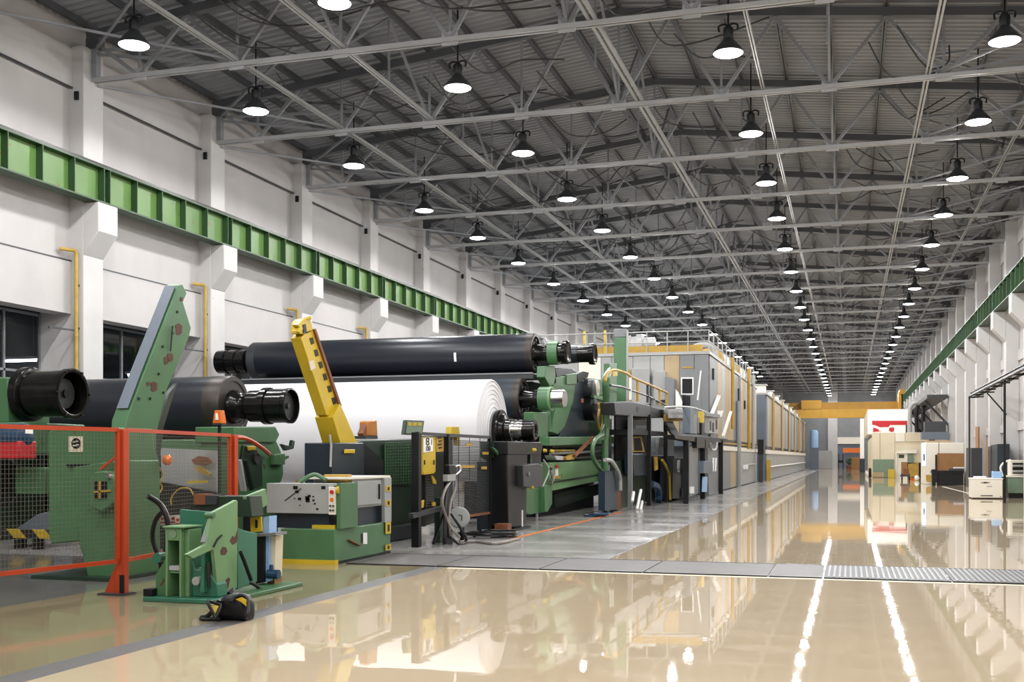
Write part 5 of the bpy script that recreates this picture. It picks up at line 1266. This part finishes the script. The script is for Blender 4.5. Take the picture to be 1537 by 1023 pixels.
platey('dark_recess', [(1362,694),(1384,694),(1384,717),(1362,717)], YC-.02, .03, 'black', t)
platey('ochre_panel', [(1363,696),(1379,694),(1379,715),(1363,716)], YC-.08, .05, 'yellow_dull', t)
for k in range(3):
    y = YC + 3 + 6*k; MB().box(xa-.04, xa, y-2.8, y+2.8, .2, zt1-.2).build('side_panel', M['cream'], t, smooth=0)
MB().box(xa-.08, xa-.02, YC+.2, YC+21, 3.4, 3.55).build('side_rail', M['char'], t)
t = thing('upper_cabin', 'white upper box with a red printed sign on top of the cream cabin', 'cabin', (xa+1.5, YC+4, zt1))
YU = YC + 6
xc0, xc1 = WY(1302.5,640,YU).x, WY(1363,640,YU).x
zb2, zt2 = zt1+.002, zc_(1330,614,YU)
MB().box(xc0, xc1, YU, YU+20, zb2, zt2).build('box', M['white'], t, smooth=0)
MB().box(xc0-.03, xc0, YU+.1, YU+20, zb2, zt2-.05).build('side_cladding', M['cream'], t, smooth=0)
sn = platey('sign_board', [(1309,631),(1361,631),(1361,650),(1309,650)], YU-.06, .06, 'white', t)
platey('red_field', [(1309,631),(1361.5,631),(1361.5,637.5),(1336,637.5),(1334,640.5),(1321,641),(1314,638),(1309,637)], YU-.08, .02, 'red', sn)
platey('red_shape', [(1311,641),(1319,644),(1319,646),(1324,647),(1310,648)], YU-.08, .02, 'red', sn)
platey('red_shape', [(1335,641.5),(1342,641),(1342,647),(1338,648.2),(1334,646)], YU-.08, .02, 'red', sn)
platey('red_line', [(1310,649),(1342,649),(1342,650),(1310,650)], YU-.08, .02, 'red', sn)
platey('red_edge', [(1359.5,637),(1361.5,637),(1361.5,650),(1359.5,650)], YU-.08, .02, 'black', sn)
def crate(name, px0, px1, py0, py1, m, label, cat, depth=1.0, bevel=.02):
    p = WZ((px0+px1)/2, py1); Y = p.y; x0, x1 = WY(px0,py1,Y).x, WY(px1,py1,Y).x; z = WY(px0,py0,Y).z
    return MB().box(x0, x1, Y, Y+depth, 0, z).build(name, M[m], bevel=bevel, label=label, cat=cat)
crate('plastic_crate', 1333, 1343, 704, 717, 'yellow', 'bright yellow plastic crate by the sage green panel of the cream cabin', 'crate')
crate('canister', 1373, 1380, 713, 721, 'white', 'small white canister on the floor before the cabin doorway', 'canister', .7, .25)
crate('floor_box', 1366, 1372, 717, 720, 'amber', 'small orange box on the floor beside the white canister', 'box', .6)
t = thing('hand_cart', 'small brown cart loaded with cartons standing by the cabin door', 'cart', tuple(WZ(1359,720)))
Yc = WZ(1359,720.5).y
platey('tray', [(1352,712),(1366,712),(1366,715),(1352,715)], Yc, .9, 'char', t)
platey('carton', [(1353,693),(1362,693),(1362,712),(1353,712)], Yc+.1, .6, 'brown', t); platey('carton', [(1356,702),(1364,704),(1365,712),(1356,712)], Yc-.0, .4, 'wood', t)
for px in (1354, 1365):
    x = WY(px,715,Yc).x; MB().cyl((x-.05,Yc+.2,.18),(x+.05,Yc+.2,.18), .18, n=14).build('wheel', M['black'], t); MB().box(x-.04,x+.04,Yc+.1,Yc+.3,.15,.5).build('leg', M['black'], t)
crate('wrapped_parts', 1304, 1308, 702, 717, 'black', 'dark wrapped drum at the corner of the cream cabin', 'drum', 1.2, .1)
for k, (px, py) in enumerate(((1299,712),(1301,714))): crate('white_sack', px, px+4, py-6, py+1.5, 'offwhite', f'white sack lying along the cabin side, {ordn[k]} from the far wall', 'sack', 1.0, .3)
# white painted post
t = thing('striped_post', 'tall white post with dark foot before the far roller door', 'post', tuple(WZ(1294,708)))
p = WZ(1294,708.5); d_ = p.y
zt_ = WY(1294,628,d_).z; zm = WY(1294,688,d_).z
MB().box(p.x-.22,p.x+.22,d_-.2,d_+.2,zm,zt_).build('shaft', M['white'], t); MB().box(p.x-.28,p.x+.28,d_-.26,d_+.26,0,zm).build('foot', M['navy'], t)
# far end small things
p = WZ(1232,703.4); MB().box(p.x-.8,p.x+1.6,p.y,p.y+1.5,0,WY(1232,676,p.y).z).build('storage_cabinet', M['gray_lt'], label='pale grey cabinet at the far wall beside the blue tank', cat='cabinet', bevel=.03)
p = WZ(1284,703.6); MB().box(p.x-.6,p.x+.6,p.y,p.y+1,0,WY(1284,686,p.y).z).build('brown_cabinet', M['brown'], label='small brown cabinet at the far wall before the roller door', cat='cabinet', bevel=.03)
p = WY(1280,676,174); MB().box(p.x-1.4,p.x+1.4,173.9,174,p.z-.3,p.z+.4).build('hanging_sign', M['amber'], label='long orange sign hanging by the far roller door', cat='sign')
p = WZ(1262,703.8); pe = thing('pallet_truck', 'dark pallet truck standing upright before the far roller door', 'truck', (p.x,p.y,0))
for dx in (-.3,.3): MB().box(p.x+dx-.06,p.x+dx+.06,p.y-.05,p.y+.05,0,2.2).build('upright', M['black'], pe)
MB().box(p.x-.4,p.x+.4,p.y-.1,p.y+.1,.9,1.3).build('cross_plate', M['black'], pe)
t = thing('potted_plant', 'leafy green plant in a pot by the far roller door', 'plant', tuple(WZ(1274,703.8)))
p = WZ(1274,703.8); MB().lathe(p, (0,0,1), [(0,.3),(.5,.4),(.52,.3)], 14).build('pot', M['wood'], t)
random.seed(2); lf = MB()
for k in range(40):
    a = random.uniform(0,6.28); e = random.uniform(.2,1.3); L_ = random.uniform(.6,1.1); d_ = Vector((math.cos(a)*math.cos(e), math.sin(a)*math.cos(e), math.sin(e))); s_ = d_.cross(Vector((0,0,1))).normalized()*.09
    b_ = p + Vector((0,0,.5+random.uniform(0,.6))); lf.add([b_, b_+d_*L_*.5+s_, b_+d_*L_+Vector((0,0,-.2)), b_+d_*L_*.5-s_], [(0,1,2,3)])
lf.build('foliage', M['green'], t)

# ---- white machine with brown board
t = thing('board_machine', 'white cabinet machine with a brown board and a black table before it', 'machine', tuple(WZ(1420,725)))
YM = 75.0
platey('white_body', [(1386,664),(1447,664),(1447,726.5),(1386,726.5)], YM, 2.6, 'offwhite', t, bevel=.04)
platey('top_board', [(1391,661),(1428,661),(1428,664),(1391,664)], YM+.5, 2.0, 'beige', t)
MB().bar(WY(1409,664,YM-.01), WY(1409,724,YM-.01), .04).build('seam', M['gray_md'], t)
sc_ = platey('lit_strip', [(1384,664.5),(1389.5,664.5),(1389.5,699),(1384,699)], YM-.1, .1, 'screen', t)
platey('lit_mark', [(1386,681),(1388,681),(1388,691),(1386,691)], YM-.11, .02, 'navy', sc_)
platey('brown_board', [(1406.5,680),(1447,680),(1447,706),(1406.5,706)], YM-.3, .1, 'brown', t)
platey('ochre_foot', [(1390,712),(1400,713),(1400,724),(1390,721)], YM-.1, .5, 'yellow_dull', t)
MB().bar(WY(1405,682,YM-.4), WY(1405,706,YM-.4), .1).build('black_strip', M['black'], t)
bt = thing('black_table', 'low black work table with white sheets beside the brown board', 'table', tuple(WZ(1430,728)))
YB_ = WZ(1430,728.5).y
platey('table_top', [(1399,706),(1447,706),(1447,710),(1399,710)], YB_, 1.4, 'black', bt)
platey('table_body', [(1412,710),(1446,710),(1446,728),(1412,728)], YB_+.1, 1.4, 'black', bt)
for px in (1402, 1409): MB().box(WY(px,710,YB_).x-.1, WY(px,710,YB_).x+.1, YB_+.1, YB_+.4, 0, WY(px,710,YB_).z).build('leg', M['black'], bt)
platey('drawer_block', [(1399,704),(1407,704),(1407,724),(1399,724)], YB_-.1, .6, 'black', bt)
platey('tray', [(1425,703),(1447,703),(1447,706),(1425,706)], YB_-.1, .8, 'char', bt)
p = WY(1440,703,YB_); pz = p.z
MB().box(p.x-.3, p.x+.28, YB_+.05, YB_+.55, pz+.02, pz+.09).build('paper_pile', M['paper'], label='white sheets lying on the black work table', cat='paper')
# ---- white box on the aisle
p0 = WZ(1458,748); Yw = p0.y
t = thing('white_case', 'low white metal case with small dark handles standing alone on the beige floor', 'case', (p0.x+.6, Yw, 0))
x0, x1 = p0.x, WY(1505,748,Yw).x; zw = WY(1470,719,Yw).z
MB().box(x0, x1, Yw, Yw+1.1, .04, zw).build('case_body', M['offwhite'], t, bevel=.02)
MB().box(x0-.02, x1+.02, Yw-.02, Yw+1.12, zw, zw+.05).build('lid', M['white'], t, bevel=.01)
MB().box(x0+.05, x1-.05, Yw+.05, Yw+1.05, 0, .04).build('plinth', M['black'], t)
for (a, y, w, h, m_) in ((1479,724,3,2,'char'),(1474,724,1.5,1.5,'gray_md'),(1484,724,1.5,1.5,'gray_md'),(1481,743.5,9,1.2,'char'),(1485,729.5,4,1,'gray_lt'),(1502,745,1,1,'char')):
    platey('handle', [(a-w,y-h/2),(a+w,y-h/2),(a+w,y+h/2),(a-w,y+h/2)], Yw-.02, .02, m_, t)
MB().box(x0+.15, x0+.6, Yw+.2, Yw+.8, zw+.05, zw+.12).build('paper_stack', M['paper'], label='stack of white papers on the lid of the white case', cat='paper')
MB().box(x0+.85, x0+1.2, Yw+.3, Yw+.8, zw+.05, zw+.32).build('blue_bin', M['blue_lt'], label='small grey-blue bin on the lid of the white case', cat='bin', bevel=.02)
# ---- sage machine at the frame edge
p1 = WZ(1513,747); Yv = p1.y
t = thing('sage_machine', 'sage green cabinet machine with white rollers on top beside the white case', 'machine', (p1.x+.5, Yv, 0))
x0 = p1.x; z1 = WY(1520,716,Yv).z; z2 = WY(1520,690,Yv).z
MB().box(x0, x0+.78, Yv, Yv+1.2, .2, z1).build('cabinet', M['sage'], t, bevel=.02)
MB().box(x0+.05, x0+.74, Yv+.05, Yv+1.15, 0, .2).build('plinth', M['black'], t)
MB().box(x0-.05, x0+.8, Yv-.05, Yv+1.25, z1, z1+.07).build('worktop', M['offwhite'], t, bevel=.01)
MB().box(x0+.1, x0+.76, Yv+.2, Yv+1.0, z1+.07, z2).build('head_unit', M['offwhite'], t, bevel=.03)
MB().box(x0+.2, x0+.72, Yv+.17, Yv+.2, z1+.15, z2-.12).build('dark_opening', M['black'], t)
for z in (z1+.25, z2-.25): MB().cyl((x0+.2,Yv+.12,z),(x0+.72,Yv+.12,z), .05, n=12).build('roller', M['gray_lt'], t)
MB().box(x0-.28, x0-.08, Yv+.2, Yv+.7, 0, z1+.02).build('side_pillar', M['black'], t)
MB().tube(curve_pts([(x0-.15,Yv+.4,z1+.02),(x0-.25,Yv+.35,z1+.4),(x0-.1,Yv+.3,z2-.1),(x0+.15,Yv+.4,z2)],5), .04, 8).build('white_hose', M['white'], t)

# ---- cable tray with drop posts along the doorway wall
t = thing('cable_tray', 'black overhead cable rack with pipes along the doorway wall on thin posts', 'cable rack', (5.6, 45, 0))
XT = 5.55
ya, yb = WX(1455,600,XT).y, 34.0
for dx, dz, r_ in ((0,4.62,.05),(.3,4.62,.05),(.1,4.8,.06)): MB().cyl((XT+dx,yb,dz),(XT+dx,ya,dz), r_, n=8).build('tray_rail', M['black'], t)
MB().cyl((XT+.15,yb,4.72),(XT+.15,ya-.5,4.72), .09, n=8).build('white_cable', M['gray_lt'], t)
k = 0; y = ya
while y > yb: MB().box(XT-.05, XT+.4, y-.04, y+.04, 4.55, 4.62).build('rung', M['black'], t); y -= 2.2
for y in (ya, ya-4.0): MB().bar((XT+.2,y,4.6),(6.2,y,4.6), .06).build('wall_bracket', M['black'], t)
MB().bar((XT+.4,ya-3.6,4.58),(6.75,ya-3.6,3.6), .06).build('brace', M['black'], t)
for px in (1455, 1508):
    y = WX(px,600,XT).y; MB().cyl((XT,y,0),(XT,y,4.62), .045, n=8).build('drop_post', M['black'] if px > 1500 else M['char'], t)
# ---- doors and boards on the doorway wall between columns
n_ = 1
for (px0, px1, y0, y1, m_, lab, cat_) in ((1480,1488,657,735,'brown','brown board leaning on the doorway wall behind the white case','board'),
     (1464,1468,640,732,'brown','narrow brown timber board standing between the white columns','board')):
    X_ = 6.6 if px0 < 1470 else 6.95
    MB().prism([WX(px0,y0,X_), WX(px1,y0,X_), WX(px1,y0,X_)*1, WX(px1,y1,X_), WX(px0,y1,X_)][:2]+[WX(px1,y1,X_), WX(px0,y1,X_)], (.08,0,0)).build('leaning_board', M[m_], label=lab, cat=cat_)
t = thing('dark_locker', 'tall dark blue locker standing at the doorway wall behind the white case', 'locker', tuple(WX(1492,742,6.2)))
plate('locker_body', [(1487,668),(1497,666),(1497,730),(1487,733)], 6.25, -.5, 'navy', t)
plate('locker_front', [(1483,670),(1487,669),(1487,734),(1483,735)], 6.22, -.5, 'char', t)
t = thing('dark_cabinet', 'narrow dark grey cabinet next to the first rack post by the white column', 'cabinet', tuple(WX(1458,738,5.9)))
plate('cabinet_body', [(1450,672),(1458,672),(1458,732),(1450,730)], 5.75, -.5, 'char', t)
# ---- far wall equipment above the cabin: grey duct and shelf
t = thing('wall_gallery', 'grey gallery shelf and ducts on the doorway wall above the cream cabin', 'gallery', (5.2, 100, 5))
Yq = YC + 3
MB().box(5.3, 6.68, 84, 125, WY(1400,607,100).z-.25, WY(1400,607,100).z).build('gallery_floor', M['char'], t)
for y in (88, 98, 108, 118): MB().bar((5.4,y,WY(1400,607,100).z-.2),(7.15,y,WY(1400,607,100).z-2.2), .15).build('bracket', M['char'], t)
p = WY(1404, 659, 84); MB().box(p.x-.9,p.x+.9,84,85.5,zc_(1404,659,84),zc_(1404,648,84)).build('grey_unit', M['gray_bl'], t)
MB().box(p.x-.7,p.x+.7,84,85.5,zc_(1404,648,84),zc_(1404,632,84)).build('vent_unit', M['char'], t)
MB().bar((p.x,85.5,zc_(1404,650,84)),(7.15,85.5,zc_(1404,650,84)),.15).build('bracket', M['char'], t)
for a in (1366, 1376, 1386): 
    q = WY(a, 640, 96); MB().tube(curve_pts([(q.x,96,zt1),(q.x,96,zt1+1.8),(q.x+.3,96,zt1+2.3),(q.x+.8,96,zt1+2.3)],5), .16, 8).build('duct_pipe', M['gray_lt'] if a < 1370 else M['black'], t)
EXPOSURE = -0.33
# ================================================================ WORLD + VIEW
wd = bpy.data.worlds.new('world'); SC.world = wd; wd.use_nodes = True
wd.node_tree.nodes['Background'].inputs[0].default_value = (.02, .022, .025, 1)
SC.view_settings.view_transform = 'Standard'; SC.view_settings.look = 'None'; SC.view_settings.gamma = 1; SC.view_settings.use_curve_mapping = False
SC.view_settings.exposure = EXPOSURE
SC.cycles.use_denoising = True
SC.cycles.max_bounces = 8; SC.cycles.diffuse_bounces = 4; SC.cycles.glossy_bounces = 4; SC.cycles.transparent_max_bounces = 12
SC.cycles.sample_clamp_indirect = 6
SC.cycles.use_light_tree = True
